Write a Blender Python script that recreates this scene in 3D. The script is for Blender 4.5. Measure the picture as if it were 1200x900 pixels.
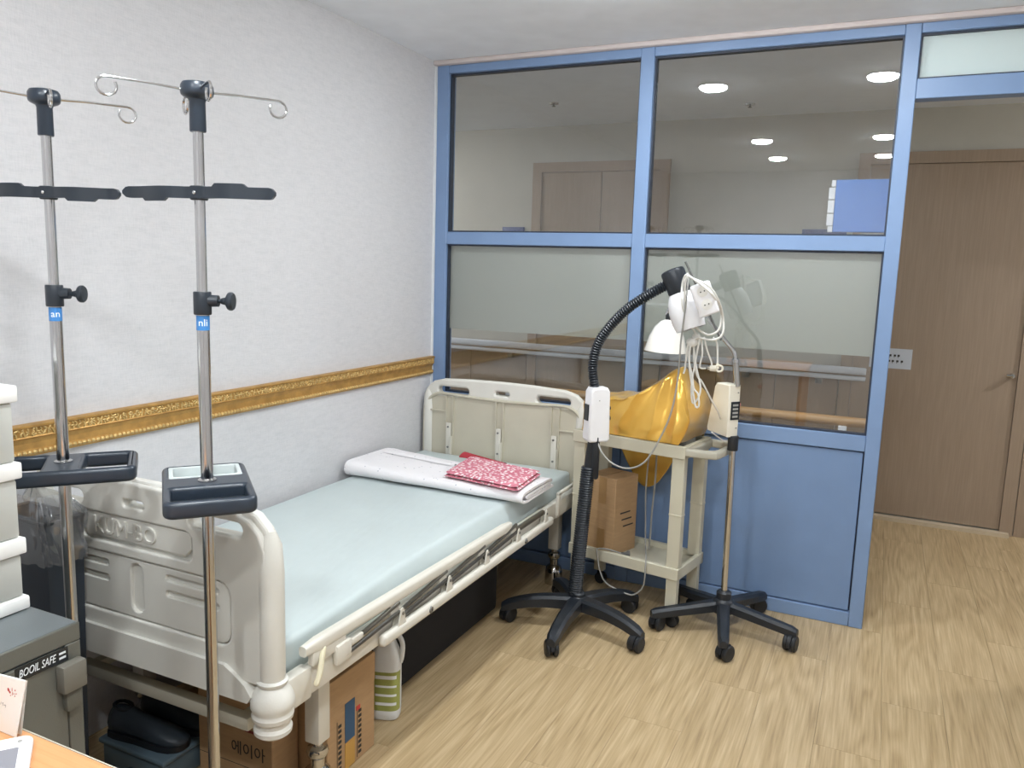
import bpy, bmesh, math, random
from mathutils import Vector, Matrix, noise

for o in list(bpy.data.objects):
    bpy.data.objects.remove(o, do_unlink=True)
SC = bpy.context.scene
COL = SC.collection
random.seed(7)
PI = math.pi
R = math.radians

# ------------------------------------------------------------------ camera
def set_camera():
    yaw, pitch, roll = 0.4355, -0.146, 0.0309
    fw = Vector((-math.sin(yaw) * math.cos(pitch), math.cos(yaw) * math.cos(pitch), math.sin(pitch)))
    r = Vector((math.cos(yaw), math.sin(yaw), 0))
    u = r.cross(fw)
    r2 = r * math.cos(roll) + u * math.sin(roll)
    u2 = u * math.cos(roll) - r * math.sin(roll)
    cam = bpy.data.cameras.new('camera')
    cam.sensor_width = 36
    cam.lens = 927.27 / 1200 * 36
    cam.clip_start = 0.05
    ob = bpy.data.objects.new('camera', cam)
    COL.objects.link(ob)
    m = Matrix((r2, u2, -fw)).transposed().to_4x4()
    m.translation = (2.0448, -3.4173, 1.4304)
    ob.matrix_world = m
    SC.camera = ob
set_camera()

# ------------------------------------------------------------------ world, exposure
w = bpy.data.worlds.new('world')
SC.world = w
w.use_nodes = True
w.node_tree.nodes['Background'].inputs[0].default_value = (0.8, 0.85, 0.9, 1)
w.node_tree.nodes['Background'].inputs[1].default_value = 0.05
SC.view_settings.view_transform = 'Standard'
SC.view_settings.look = 'None'
SC.view_settings.exposure = 0.63
SC.view_settings.gamma = 1.0
SC.view_settings.use_curve_mapping = False
LAMP_STRENGTH = 185.0          # the room's downlights
CORRIDOR_STRENGTH = 390.0       # unseen downlights added to brighten the corridor
LAMP_COLOR = (0.925, 0.975, 1.0)

# ------------------------------------------------------------------ materials
def lin(c):
    if isinstance(c, str):
        c = [int(c[i:i + 2], 16) for i in (1, 3, 5)]
    o = []
    for v in c:
        v = v / 255
        o.append(v / 12.92 if v <= .04045 else ((v + .055) / 1.055) ** 2.4)
    return (*o, 1)

MATS = {}
def mat(name, col, rough=.5, metal=0, var=0, vscale=8, bump=0, bscale=60, stretch=(1, 1, 1), coat=0, spec=.5, sheen=0, aniso=0):
    m = bpy.data.materials.new(name)
    m.use_nodes = True
    nt = m.node_tree
    p = nt.nodes['Principled BSDF']
    c = lin(col)
    p.inputs['Base Color'].default_value = c
    p.inputs['Roughness'].default_value = rough
    p.inputs['Metallic'].default_value = metal
    p.inputs['Specular IOR Level'].default_value = spec
    p.inputs['Coat Weight'].default_value = coat
    p.inputs['Sheen Weight'].default_value = sheen
    p.inputs['Anisotropic'].default_value = aniso
    tc = nt.nodes.new('ShaderNodeTexCoord')
    mp = nt.nodes.new('ShaderNodeMapping')
    mp.inputs['Scale'].default_value = stretch
    nt.links.new(tc.outputs['Object'], mp.inputs['Vector'])
    if var or True:
        n = nt.nodes.new('ShaderNodeTexNoise')
        n.inputs['Scale'].default_value = vscale
        n.inputs['Detail'].default_value = 4
        nt.links.new(mp.outputs[0], n.inputs['Vector'])
        cr = nt.nodes.new('ShaderNodeValToRGB')
        v = var or .03
        cr.color_ramp.elements[0].position = .3
        cr.color_ramp.elements[1].position = .7
        cr.color_ramp.elements[0].color = (*[x * (1 - v) for x in c[:3]], 1)
        cr.color_ramp.elements[1].color = (*[min(1, x * (1 + v)) for x in c[:3]], 1)
        nt.links.new(n.outputs['Fac'], cr.inputs[0])
        nt.links.new(cr.outputs[0], p.inputs['Base Color'])
    if bump:
        nb = nt.nodes.new('ShaderNodeTexNoise')
        nb.inputs['Scale'].default_value = bscale
        nb.inputs['Detail'].default_value = 5
        nt.links.new(mp.outputs[0], nb.inputs['Vector'])
        b = nt.nodes.new('ShaderNodeBump')
        b.inputs['Strength'].default_value = bump
        b.inputs['Distance'].default_value = .004
        nt.links.new(nb.outputs['Fac'], b.inputs['Height'])
        nt.links.new(b.outputs[0], p.inputs['Normal'])
    MATS[name] = m
    return m

def N(nt, t, **kw):
    n = nt.nodes.new(t)
    for k, v in kw.items():
        if k in n.inputs:
            n.inputs[k].default_value = v
        else:
            setattr(n, k, v)
    return n

def ramp(nt, stops, interp='LINEAR'):
    n = nt.nodes.new('ShaderNodeValToRGB')
    n.color_ramp.interpolation = interp
    e = n.color_ramp.elements
    while len(e) < len(stops):
        e.new(.5)
    for i, (p, c) in enumerate(stops):
        e[i].position = p
        e[i].color = c if len(c) == 4 else (*c, 1)
    return n

def emis(name, col, s):
    m = bpy.data.materials.new(name)
    m.use_nodes = True
    nt = m.node_tree
    nt.nodes.clear()
    e = N(nt, 'ShaderNodeEmission', Color=(*col, 1), Strength=s)
    o = nt.nodes.new('ShaderNodeOutputMaterial')
    nt.links.new(e.outputs[0], o.inputs[0])
    MATS[name] = m

def wallpaper():
    mat('wallpaper', '#d0d0d4', .85, spec=.2)
    nt = MATS['wallpaper'].node_tree
    p = nt.nodes['Principled BSDF']
    tc = N(nt, 'ShaderNodeTexCoord')
    outs = []
    for s in ((1, 30, 260), (1, 230, 40), (1, 14, 60)):
        mp = N(nt, 'ShaderNodeMapping')
        mp.inputs['Scale'].default_value = s
        nt.links.new(tc.outputs['Object'], mp.inputs[0])
        n = N(nt, 'ShaderNodeTexNoise', Scale=1.0, Detail=4.0, Roughness=.6)
        nt.links.new(mp.outputs[0], n.inputs['Vector'])
        outs.append(n.outputs['Fac'])
    a = N(nt, 'ShaderNodeMath', operation='ADD'); nt.links.new(outs[0], a.inputs[0]); nt.links.new(outs[1], a.inputs[1])
    b = N(nt, 'ShaderNodeMath', operation='ADD'); nt.links.new(a.outputs[0], b.inputs[0]); nt.links.new(outs[2], b.inputs[1])
    d = N(nt, 'ShaderNodeMath', operation='DIVIDE'); nt.links.new(b.outputs[0], d.inputs[0]); d.inputs[1].default_value = 3
    r = ramp(nt, [(.36, lin('#c7c7c9')), (.52, lin('#d1d0d2')), (.68, lin('#d8d7d8'))])
    nt.links.new(d.outputs[0], r.inputs[0]); nt.links.new(r.outputs[0], p.inputs['Base Color'])
    bp = N(nt, 'ShaderNodeBump', Strength=.35, Distance=.003)
    nt.links.new(d.outputs[0], bp.inputs['Height']); nt.links.new(bp.outputs[0], p.inputs['Normal'])

def wood(name, stops, rough=.45, sx=1, along='y', grain=1.0, rings=True):
    """wood with stretched grain; each object shifts the figure by its own random number"""
    mat(name, '#888888', rough)
    nt = MATS[name].node_tree
    p = nt.nodes['Principled BSDF']
    tc = N(nt, 'ShaderNodeTexCoord')
    oi = N(nt, 'ShaderNodeObjectInfo')
    off = N(nt, 'ShaderNodeVectorMath', operation='SCALE')
    cmb = N(nt, 'ShaderNodeCombineXYZ')
    for i in range(3):
        nt.links.new(oi.outputs['Random'], cmb.inputs[i])
    nt.links.new(cmb.outputs[0], off.inputs[0]); off.inputs['Scale'].default_value = 37.0
    add = N(nt, 'ShaderNodeVectorMath', operation='ADD')
    nt.links.new(tc.outputs['Object'], add.inputs[0]); nt.links.new(off.outputs[0], add.inputs[1])
    def mapped(a, b):
        mp = N(nt, 'ShaderNodeMapping')
        s = {'x': (b, a, a), 'y': (a, b, a), 'z': (a, a, b)}[along]
        mp.inputs['Scale'].default_value = s
        nt.links.new(add.outputs[0], mp.inputs[0])
        return mp.outputs[0]
    n1 = N(nt, 'ShaderNodeTexNoise', Scale=1.0, Detail=4.0, Roughness=.55, Distortion=.15)
    nt.links.new(mapped(150 * sx, 4.5 * sx), n1.inputs['Vector'])
    n2 = N(nt, 'ShaderNodeTexNoise', Scale=1.0, Detail=2.0)
    nt.links.new(mapped(7.0 * sx, .75 * sx), n2.inputs['Vector'])
    # cathedral figure: contour lines of a stretched noise
    m1 = N(nt, 'ShaderNodeMath', operation='MULTIPLY'); m1.inputs[1].default_value = 58.0
    nt.links.new(n2.outputs['Fac'], m1.inputs[0])
    sn = N(nt, 'ShaderNodeMath', operation='SINE'); nt.links.new(m1.outputs[0], sn.inputs[0])
    m2 = N(nt, 'ShaderNodeMath', operation='MULTIPLY'); m2.inputs[1].default_value = .075 * grain
    nt.links.new(sn.outputs[0], m2.inputs[0])
    a1 = N(nt, 'ShaderNodeMath', operation='ADD')
    n1s = N(nt, 'ShaderNodeMath', operation='MULTIPLY_ADD'); n1s.inputs[1].default_value = .72; n1s.inputs[2].default_value = .14
    nt.links.new(n1.outputs['Fac'], n1s.inputs[0])
    nt.links.new(n1s.outputs[0], a1.inputs[0]); nt.links.new(m2.outputs[0], a1.inputs[1])
    # per piece shade
    m3 = N(nt, 'ShaderNodeMath', operation='MULTIPLY_ADD'); m3.inputs[1].default_value = .05; m3.inputs[2].default_value = -.025
    nt.links.new(oi.outputs['Random'], m3.inputs[0])
    a2 = N(nt, 'ShaderNodeMath', operation='ADD')
    nt.links.new(a1.outputs[0], a2.inputs[0]); nt.links.new(m3.outputs[0], a2.inputs[1])
    r = ramp(nt, stops)
    nt.links.new(a2.outputs[0], r.inputs[0]); nt.links.new(r.outputs[0], p.inputs['Base Color'])
    bp = N(nt, 'ShaderNodeBump', Strength=.12, Distance=.002)
    nt.links.new(a1.outputs[0], bp.inputs['Height']); nt.links.new(bp.outputs[0], p.inputs['Normal'])

def glass(name, tint=(.93, .95, .95), refl=1.0):
    m = bpy.data.materials.new(name)
    m.use_nodes = True
    nt = m.node_tree
    nt.nodes.clear()
    o = N(nt, 'ShaderNodeOutputMaterial')
    t = N(nt, 'ShaderNodeBsdfTransparent', Color=(*tint, 1))
    g = N(nt, 'ShaderNodeBsdfGlossy', Roughness=0.0)
    lw = N(nt, 'ShaderNodeLayerWeight', Blend=.5)
    pw = N(nt, 'ShaderNodeMath', operation='POWER'); pw.inputs[1].default_value = 5
    nt.links.new(lw.outputs['Facing'], pw.inputs[0])
    ma = N(nt, 'ShaderNodeMath', operation='MULTIPLY_ADD'); ma.inputs[1].default_value = .96; ma.inputs[2].default_value = .045 * refl
    nt.links.new(pw.outputs[0], ma.inputs[0])
    mx = N(nt, 'ShaderNodeMixShader')
    nt.links.new(ma.outputs[0], mx.inputs[0]); nt.links.new(t.outputs[0], mx.inputs[1]); nt.links.new(g.outputs[0], mx.inputs[2])
    nt.links.new(mx.outputs[0], o.inputs[0])
    MATS[name] = m

def frosted(name, col, through=.55, clear=0.0):
    m = bpy.data.materials.new(name)
    m.use_nodes = True
    nt = m.node_tree
    nt.nodes.clear()
    o = N(nt, 'ShaderNodeOutputMaterial')
    d = N(nt, 'ShaderNodeBsdfDiffuse', Color=col)
    t = N(nt, 'ShaderNodeBsdfTranslucent', Color=col)
    mx = N(nt, 'ShaderNodeMixShader', Fac=through)
    nt.links.new(d.outputs[0], mx.inputs[1]); nt.links.new(t.outputs[0], mx.inputs[2])
    tr = N(nt, 'ShaderNodeBsdfTransparent')
    mc = N(nt, 'ShaderNodeMixShader', Fac=clear)
    nt.links.new(mx.outputs[0], mc.inputs[1]); nt.links.new(tr.outputs[0], mc.inputs[2])
    g = N(nt, 'ShaderNodeBsdfGlossy', Roughness=.08)
    m2 = N(nt, 'ShaderNodeMixShader', Fac=.04)
    nt.links.new(mc.outputs[0], m2.inputs[1]); nt.links.new(g.outputs[0], m2.inputs[2])
    nt.links.new(m2.outputs[0], o.inputs[0])
    MATS[name] = m

wallpaper()
wood('floor_wood', [(.22, lin('#967e5e')), (.40, lin('#b29a74')), (.56, lin('#c0a882')), (.78, lin('#d4bf9a'))], .42)
wood('door_wood', [(.2, lin('#93816f')), (.5, lin('#9e8b78')), (.8, lin('#a99581'))], .5, 1, 'z', .4)
wood('rail_wood', [(.25, lin('#a97b4d')), (.5, lin('#bf935f')), (.75, lin('#cda672'))], .35, 1, 'x', .4)
wood('desk_wood', [(.25, lin('#c88a58')), (.5, lin('#d99e6c')), (.75, lin('#e0aa7a'))], .35, 1, 'x', .3)
mat('ceiling_paint', '#f1f5fb', .9, bump=.05, bscale=150)
mat('cream_wall', '#bdbab0', .85)
mat('corridor_ceiling', '#e9f0fb', .9)
mat('blue_paint', '#7c96bc', .42, bump=.03, bscale=120)
mat('blue_panel', '#758fb5', .45, bump=.03, bscale=120)
mat('moulding_paint', '#d6cbc8', .6)
mat('white_caulk', '#e0e3e6', .6)
mat('gasket', '#2b3444', .5)
mat('threshold', '#c9b9a0', .5)
mat('gold', '#ba9152', .42, .45, var=.18, vscale=30, bump=.2, bscale=90)
mat('gold_light', '#d0b276', .42, .4, var=.25, vscale=80)
mat('bed_plastic', '#dedcd4', .42, bump=.04, bscale=200)
mat('bed_inner', '#c6c0ae', .5, bump=.04, bscale=200)
mat('bed_metal', '#dcd8cd', .38)
mat('bolt', '#8b8a86', .35, .8)
mat('link_metal', '#77746c', .35, .8)
mat('dark_link', '#55524d', .4, .6)
mat('lever', '#d8d0b4', .4)
mat('chrome', '#c8c8c8', .13, 1, var=.05)
mat('steel', '#b9b8b4', .22, 1, var=.06)
mat('slate_plastic', '#2b343f', .3)
mat('slate_dark', '#242b33', .36)
mat('grey_insert', '#c5cccb', .4)
mat('black_plastic', '#20252c', .38, bump=.03, bscale=250)
mat('black_soft', '#1a1d22', .5)
mat('black_fabric', '#1d1d20', .9, bump=.3, bscale=200)
mat('label_blue', '#3f83c6', .45)
mat('white_print', '#eef2f5', .6)
mat('white_plastic', '#ecebed', .35)
mat('cream_plastic', '#e6e0d0', .4)
mat('enamel', '#f0ece4', .25, coat=.3)
mat('display', '#22262a', .2)
mat('pink_knob', '#e58f84', .4)
mat('cart_plastic', '#cbc6b2', .5, bump=.06, bscale=220)
mat('cart_grey', '#b9b5a6', .5, bump=.06, bscale=220)
mat('cardboard', '#b3926c', .8, var=.06, vscale=20, stretch=(1, 1, 6), bump=.05)
mat('packing_tape', '#a58257', .3)
mat('cable_white', '#e6e4de', .45)
mat('cable_grey', '#9b9a95', .5)
mat('cable_dark', '#5f5f5d', .5)
mat('satin_gold', '#e6b654', .22, .45, sheen=.2)
mat('hidden_device', '#cfd0cc', .5)
mat('safe_paint', '#67675f', .38, bump=.12, bscale=400)
mat('safe_top', '#6a7072', .33, bump=.12, bscale=400)
mat('safe_handle', '#726f66', .4)
mat('drawer_white', '#f1f1ee', .35)
frosted('drawer_clear', lin('#e4e5df'), .4, .08)
mat('phone_screen', '#85868e', .25)
mat('card_paper', '#f4f2ec', .7)
mat('print_red', '#c8473f', .7)
mat('print_pink', '#dba39a', .7)
mat('print_black', '#33302d', .7)
mat('print_blue', '#2f5578', .6)
mat('print_yellow', '#c69a4f', .6)
mat('print_green', '#9da35a', .6)
mat('print_dim_red', '#8a3a34', .7)
mat('bottle_white', '#e4e8ea', .4)
mat('shoe_dark', '#2c343c', .45)
mat('storage_slate', '#5f727e', .4)
mat('sign_dark_blue', '#4a5687', .5)
mat('sign_blue', '#5c86cc', .45)
mat('sign_paper', '#c6ccd6', .6)
mat('concrete_dark', '#6a5a44', .9)
mat('quilt_red', '#a8303c', .85)
emis('lamp_lens', LAMP_COLOR, LAMP_STRENGTH)
emis('corridor_lens', (.98, .985, 1), CORRIDOR_STRENGTH)
glass('pane_glass', (.93, .94, .94), 2.1)
frosted('film', lin('#d9dcd5'), .5)
frosted('frosted_glass', lin('#eefafa'), .38)

def plastic_bag():
    m = bpy.data.materials.new('clear_bag')
    m.use_nodes = True
    nt = m.node_tree
    nt.nodes.clear()
    o = N(nt, 'ShaderNodeOutputMaterial')
    t = N(nt, 'ShaderNodeBsdfTransparent', Color=(.93, .94, .95, 1))
    d = N(nt, 'ShaderNodeBsdfDiffuse', Color=(.75, .76, .78, 1))
    g = N(nt, 'ShaderNodeBsdfGlossy', Roughness=.12)
    a = N(nt, 'ShaderNodeMixShader', Fac=.16)
    b = N(nt, 'ShaderNodeMixShader', Fac=.16)
    nt.links.new(t.outputs[0], a.inputs[1]); nt.links.new(d.outputs[0], a.inputs[2])
    nt.links.new(a.outputs[0], b.inputs[1]); nt.links.new(g.outputs[0], b.inputs[2])
    nt.links.new(b.outputs[0], o.inputs[0])
    MATS['clear_bag'] = m
plastic_bag()

def mattress_mat():
    mat('mattress_vinyl', '#c6d1d1', .42, var=.03, vscale=5)
    nt = MATS['mattress_vinyl'].node_tree
    p = nt.nodes['Principled BSDF']
    tc = N(nt, 'ShaderNodeTexCoord')
    mp = N(nt, 'ShaderNodeMapping'); mp.inputs['Scale'].default_value = (14, 3.5, 6); mp.inputs['Rotation'].default_value = (0, 0, .35)
    nt.links.new(tc.outputs['Object'], mp.inputs[0])
    n = N(nt, 'ShaderNodeTexNoise', Scale=1.0, Detail=3.0, Roughness=.5)
    nt.links.new(mp.outputs[0], n.inputs['Vector'])
    b = N(nt, 'ShaderNodeBump', Strength=.35, Distance=.012)
    nt.links.new(n.outputs['Fac'], b.inputs['Height']); nt.links.new(b.outputs[0], p.inputs['Normal'])
mattress_mat()

def spotted(name, base, spot, scale, size, rough=.85, base2=None):
    mat(name, base, rough)
    nt = MATS[name].node_tree
    p = nt.nodes['Principled BSDF']
    tc = N(nt, 'ShaderNodeTexCoord')
    v = N(nt, 'ShaderNodeTexVoronoi', Scale=scale)
    nt.links.new(tc.outputs['Object'], v.inputs['Vector'])
    n = N(nt, 'ShaderNodeTexNoise', Scale=scale * .35, Detail=2.0)
    nt.links.new(tc.outputs['Object'], n.inputs['Vector'])
    r1 = ramp(nt, [(size, (1, 1, 1)), (size + .06, (0, 0, 0))])
    nt.links.new(v.outputs['Distance'], r1.inputs[0])
    base_r = ramp(nt, [(.4, lin(base)), (.6, lin(base2 or base))])
    nt.links.new(n.outputs['Fac'], base_r.inputs[0])
    mx = N(nt, 'ShaderNodeMixRGB')
    nt.links.new(r1.outputs[0], mx.inputs[0]); nt.links.new(base_r.outputs[0], mx.inputs[1]); mx.inputs[2].default_value = lin(spot)
    nt.links.new(mx.outputs[0], p.inputs['Base Color'])
    nb = N(nt, 'ShaderNodeTexNoise', Scale=45.0, Detail=3.0)
    nt.links.new(tc.outputs['Object'], nb.inputs['Vector'])
    b = N(nt, 'ShaderNodeBump', Strength=.4, Distance=.006)
    nt.links.new(nb.outputs['Fac'], b.inputs['Height']); nt.links.new(b.outputs[0], p.inputs['Normal'])
spotted('quilt_white', '#efecee', '#bcbcc4', 38, .10)
spotted('pink_print', '#d58594', '#f4e6e8', 62, .36, base2='#ca7082')

# ------------------------------------------------------------------ mesh builder
class MB:
    def __init__(s, m=None):
        s.v = []; s.f = []; s.m = m or Matrix()
    def add(s, vs, fs):
        k = len(s.v)
        s.v += [s.m @ Vector(v) for v in vs]
        s.f += [tuple(i + k for i in f) for f in fs]
        return s
    def box(s, x0, x1, y0, y1, z0, z1, m=None):
        vs = [Vector((x, y, z)) for x in (x0, x1) for y in (y0, y1) for z in (z0, z1)]
        if m: vs = [m @ v for v in vs]
        return s.add(vs, [(0, 1, 3, 2), (4, 6, 7, 5), (0, 4, 5, 1), (2, 3, 7, 6), (0, 2, 6, 4), (1, 5, 7, 3)])
    def rbox(s, x0, x1, y0, y1, z0, z1, b=.004, seg=2, m=None):
        bm = bmesh.new()
        vs = [bm.verts.new((x, y, z)) for x in (x0, x1) for y in (y0, y1) for z in (z0, z1)]
        for f in [(0, 1, 3, 2), (4, 6, 7, 5), (0, 4, 5, 1), (2, 3, 7, 6), (0, 2, 6, 4), (1, 5, 7, 3)]:
            bm.faces.new([vs[i] for i in f])
        bmesh.ops.bevel(bm, geom=bm.edges[:] + bm.verts[:], offset=b, segments=seg, profile=.5, affect='EDGES')
        s.add_bm(bm, m); bm.free()
        return s
    def add_bm(s, bm, m=None):
        bm.verts.index_update()
        return s.add([(m @ v.co) if m else v.co.copy() for v in bm.verts], [tuple(v.index for v in f.verts) for f in bm.faces])
    def add_mesh(s, me, fn):
        return s.add([fn(v.co) for v in me.vertices], [tuple(p.vertices) for p in me.polygons])
    def cyl(s, a, b, r0, r1=None, n=16, caps=True):
        r1 = r0 if r1 is None else r1
        a, b = Vector(a), Vector(b)
        q = (b - a).to_track_quat('Z', 'Y')
        vs = []
        for c, r in ((a, r0), (b, r1)):
            for i in range(n):
                t = 2 * PI * i / n
                vs.append(c + q @ Vector((r * math.cos(t), r * math.sin(t), 0)))
        fs = [(i, (i + 1) % n, n + (i + 1) % n, n + i) for i in range(n)]
        if caps: fs += [tuple(range(n - 1, -1, -1)), tuple(range(n, 2 * n))]
        return s.add(vs, fs)
    def tube(s, pts, r, n=8, cyc=False, caps=True):
        """r: number or list; parallel-transported ring sweep"""
        pts = [Vector(p) for p in pts]
        k = len(pts)
        rr = r if isinstance(r, (list, tuple)) else [r] * k
        tang = []
        for i in range(k):
            if cyc: d = pts[(i + 1) % k] - pts[i - 1]
            else: d = pts[min(i + 1, k - 1)] - pts[max(i - 1, 0)]
            tang.append(d.normalized() if d.length > 1e-9 else Vector((0, 0, 1)))
        up = Vector((0, 0, 1)) if abs(tang[0].z) < .9 else Vector((1, 0, 0))
        nrm = (up - tang[0] * up.dot(tang[0])).normalized()
        vs = []
        for i in range(k):
            if i:
                nrm = nrm - tang[i] * nrm.dot(tang[i])
                nrm = nrm.normalized() if nrm.length > 1e-6 else Vector((1, 0, 0))
            bi = tang[i].cross(nrm)
            for j in range(n):
                t = 2 * PI * j / n
                vs.append(pts[i] + (nrm * math.cos(t) + bi * math.sin(t)) * rr[i])
        fs = []
        for i in range(k if cyc else k - 1):
            for j in range(n):
                a, b = i * n, ((i + 1) % k) * n
                fs.append((a + j, a + (j + 1) % n, b + (j + 1) % n, b + j))
        if caps and not cyc:
            fs += [tuple(range(n - 1, -1, -1)), tuple(range((k - 1) * n, k * n))]
        return s.add(vs, fs)
    def lathe(s, prof, n=24, m=None):
        """prof: (r, z) pairs around local z"""
        m = m or Matrix()
        vs, fs = [], []
        for r, z in prof:
            for i in range(n):
                t = 2 * PI * i / n
                vs.append(m @ Vector((r * math.cos(t), r * math.sin(t), z)))
        for k in range(len(prof) - 1):
            for i in range(n):
                a = k * n
                fs.append((a + i, a + (i + 1) % n, a + n + (i + 1) % n, a + n + i))
        if prof[0][0] > 1e-6: fs.append(tuple(range(n - 1, -1, -1)))
        if prof[-1][0] > 1e-6: fs.append(tuple(range((len(prof) - 1) * n, len(prof) * n)))
        return s.add(vs, fs)
    def prism(s, poly, fn, d0, d1):
        """poly 2D points; fn(u, v, d) -> 3D"""
        n = len(poly)
        vs = [fn(u, v, d0) for u, v in poly] + [fn(u, v, d1) for u, v in poly]
        fs = [tuple(range(n - 1, -1, -1)), tuple(range(n, 2 * n))] + [(i, (i + 1) % n, n + (i + 1) % n, n + i) for i in range(n)]
        return s.add(vs, fs)
    def ball(s, c, r, nu=10, nv=6, sc=(1, 1, 1), m=None):
        c = Vector(c)
        vs = [c + Vector((0, 0, -r * sc[2]))]
        for j in range(1, nv):
            ph = -PI / 2 + PI * j / nv
            for i in range(nu):
                t = 2 * PI * i / nu
                vs.append(c + Vector((r * sc[0] * math.cos(ph) * math.cos(t), r * sc[1] * math.cos(ph) * math.sin(t), r * sc[2] * math.sin(ph))))
        vs.append(c + Vector((0, 0, r * sc[2])))
        fs = [(0, 1 + (i + 1) % nu, 1 + i) for i in range(nu)]
        for j in range(nv - 2):
            a = 1 + j * nu
            fs += [(a + i, a + (i + 1) % nu, a + nu + (i + 1) % nu, a + nu + i) for i in range(nu)]
        a = 1 + (nv - 2) * nu
        fs += [(a + i, a + (i + 1) % nu, len(vs) - 1) for i in range(nu)]
        if m: vs = [m @ v for v in vs]
        return s.add(vs, fs)
    def grid(s, fn, nu, nv):
        vs = [fn(i / nu, j / nv) for i in range(nu + 1) for j in range(nv + 1)]
        fs = [(i * (nv + 1) + j, (i + 1) * (nv + 1) + j, (i + 1) * (nv + 1) + j + 1, i * (nv + 1) + j + 1) for i in range(nu) for j in range(nv)]
        return s.add(vs, fs)
    def build(s, name, material, parent=None, smooth=True, angle=38, normals=True):
        me = bpy.data.meshes.new(name)
        inv = ROOT.get(parent.name, Matrix()).inverted() if parent else Matrix()
        me.from_pydata([inv @ v for v in s.v], [], s.f)
        if normals:
            bm = bmesh.new(); bm.from_mesh(me)
            bmesh.ops.recalc_face_normals(bm, faces=bm.faces[:])
            bm.to_mesh(me); bm.free()
        if smooth:
            me.polygons.foreach_set('use_smooth', [True] * len(me.polygons))
            me.set_sharp_from_angle(angle=R(angle))
        me.materials.append(MATS[material])
        ob = bpy.data.objects.new(name, me)
        COL.objects.link(ob)
        if parent:
            ob.parent = parent
            ROOT[ob.name] = ROOT.get(parent.name, Matrix())
        else:
            ROOT[ob.name] = Matrix()
        return ob

ROOT = {}      # world matrix each part's mesh is expressed in

def tag(o, label=None, cat=None, group=None, kind=None):
    if label: o['label'] = label
    if cat: o['category'] = cat
    if group: o['group'] = group
    if kind: o['kind'] = kind
    return o

def thing(name, label, cat, loc=(0, 0, 0), rz=0, group=None, kind=None):
    o = bpy.data.objects.new(name, None)
    o.empty_display_size = .05
    COL.objects.link(o)
    o.location = loc
    o.rotation_euler = (0, 0, rz)
    ROOT[o.name] = Matrix.Translation(loc) @ Matrix.Rotation(rz, 4, 'Z')
    return tag(o, label, cat, group, kind)

def struct(o):
    o['kind'] = 'structure'
    return o

def copy_tree(o, parent=None):
    c = o.copy(); COL.objects.link(c)
    if parent: c.parent = parent
    for ch in list(o.children):
        copy_tree(ch, c)
    return c

def curve_plate(outlines, depth, bevel=0.0, res=2):
    """filled 2D outlines (holes allowed) with rounded edges, as a mesh in xy, thickness along z"""
    cu = bpy.data.curves.new('plate', 'CURVE')
    cu.dimensions = '2D'; cu.fill_mode = 'BOTH'
    cu.extrude = max(depth / 2 - bevel, .0002)
    cu.bevel_depth = bevel; cu.bevel_resolution = res
    cu.offset = -bevel
    for pts in outlines:
        sp = cu.splines.new('POLY')
        sp.points.add(len(pts) - 1)
        for p, q in zip(sp.points, pts):
            p.co = (q[0], q[1], 0, 1)
        sp.use_cyclic_u = True
    ob = bpy.data.objects.new('plate', cu)
    COL.objects.link(ob)
    bpy.context.view_layer.update()
    me = bpy.data.meshes.new_from_object(ob.evaluated_get(bpy.context.evaluated_depsgraph_get()))
    bpy.data.objects.remove(ob); bpy.data.curves.remove(cu)
    return me

def text_mesh(body, size, depth=.0004, align='CENTER', shear=0, bevel=0):
    cu = bpy.data.curves.new('text', 'FONT')
    cu.body = body; cu.size = size; cu.extrude = depth; cu.align_x = align; cu.align_y = 'CENTER'; cu.shear = shear
    cu.bevel_depth = bevel; cu.bevel_resolution = 1
    cu.resolution_u = 4
    ob = bpy.data.objects.new('text', cu)
    COL.objects.link(ob)
    bpy.context.view_layer.update()
    me = bpy.data.meshes.new_from_object(ob.evaluated_get(bpy.context.evaluated_depsgraph_get()))
    bpy.data.objects.remove(ob); bpy.data.curves.remove(cu)
    return me

def rrect(x0, x1, y0, y1, r, n=5):
    out = []
    for cx, cy, a in ((x1 - r, y0 + r, -90), (x1 - r, y1 - r, 0), (x0 + r, y1 - r, 90), (x0 + r, y0 + r, 180)):
        for i in range(n + 1):
            t = R(a + 90 * i / n)
            out.append((cx + r * math.cos(t), cy + r * math.sin(t)))
    return out

def spline(pts, n=8, cyc=False):
    """Catmull-Rom through the points"""
    pts = [Vector(p) for p in pts]
    k = len(pts)
    out = []
    for i in range(k if cyc else k - 1):
        if cyc:
            p = [pts[(i + j - 1) % k] for j in range(4)]
        else:
            p = [pts[max(0, min(k - 1, i + j - 1))] for j in range(4)]
        for j in range(n):
            t = j / n
            out.append(.5 * ((2 * p[1]) + (p[2] - p[0]) * t + (2 * p[0] - 5 * p[1] + 4 * p[2] - p[3]) * t * t + (3 * p[1] - p[0] - 3 * p[2] + p[3]) * t ** 3))
    if not cyc: out.append(pts[-1])
    return out

def axis_matrix(a, b):
    """local z runs from a to b, origin a"""
    a, b = Vector(a), Vector(b)
    m = (b - a).to_track_quat('Z', 'Y').to_matrix().to_4x4()
    m.translation = a
    return m

# ================================================================== SETTING
H = 2.392
XR, YB = 3.10, -4.40             # right wall, wall behind the camera
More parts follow.
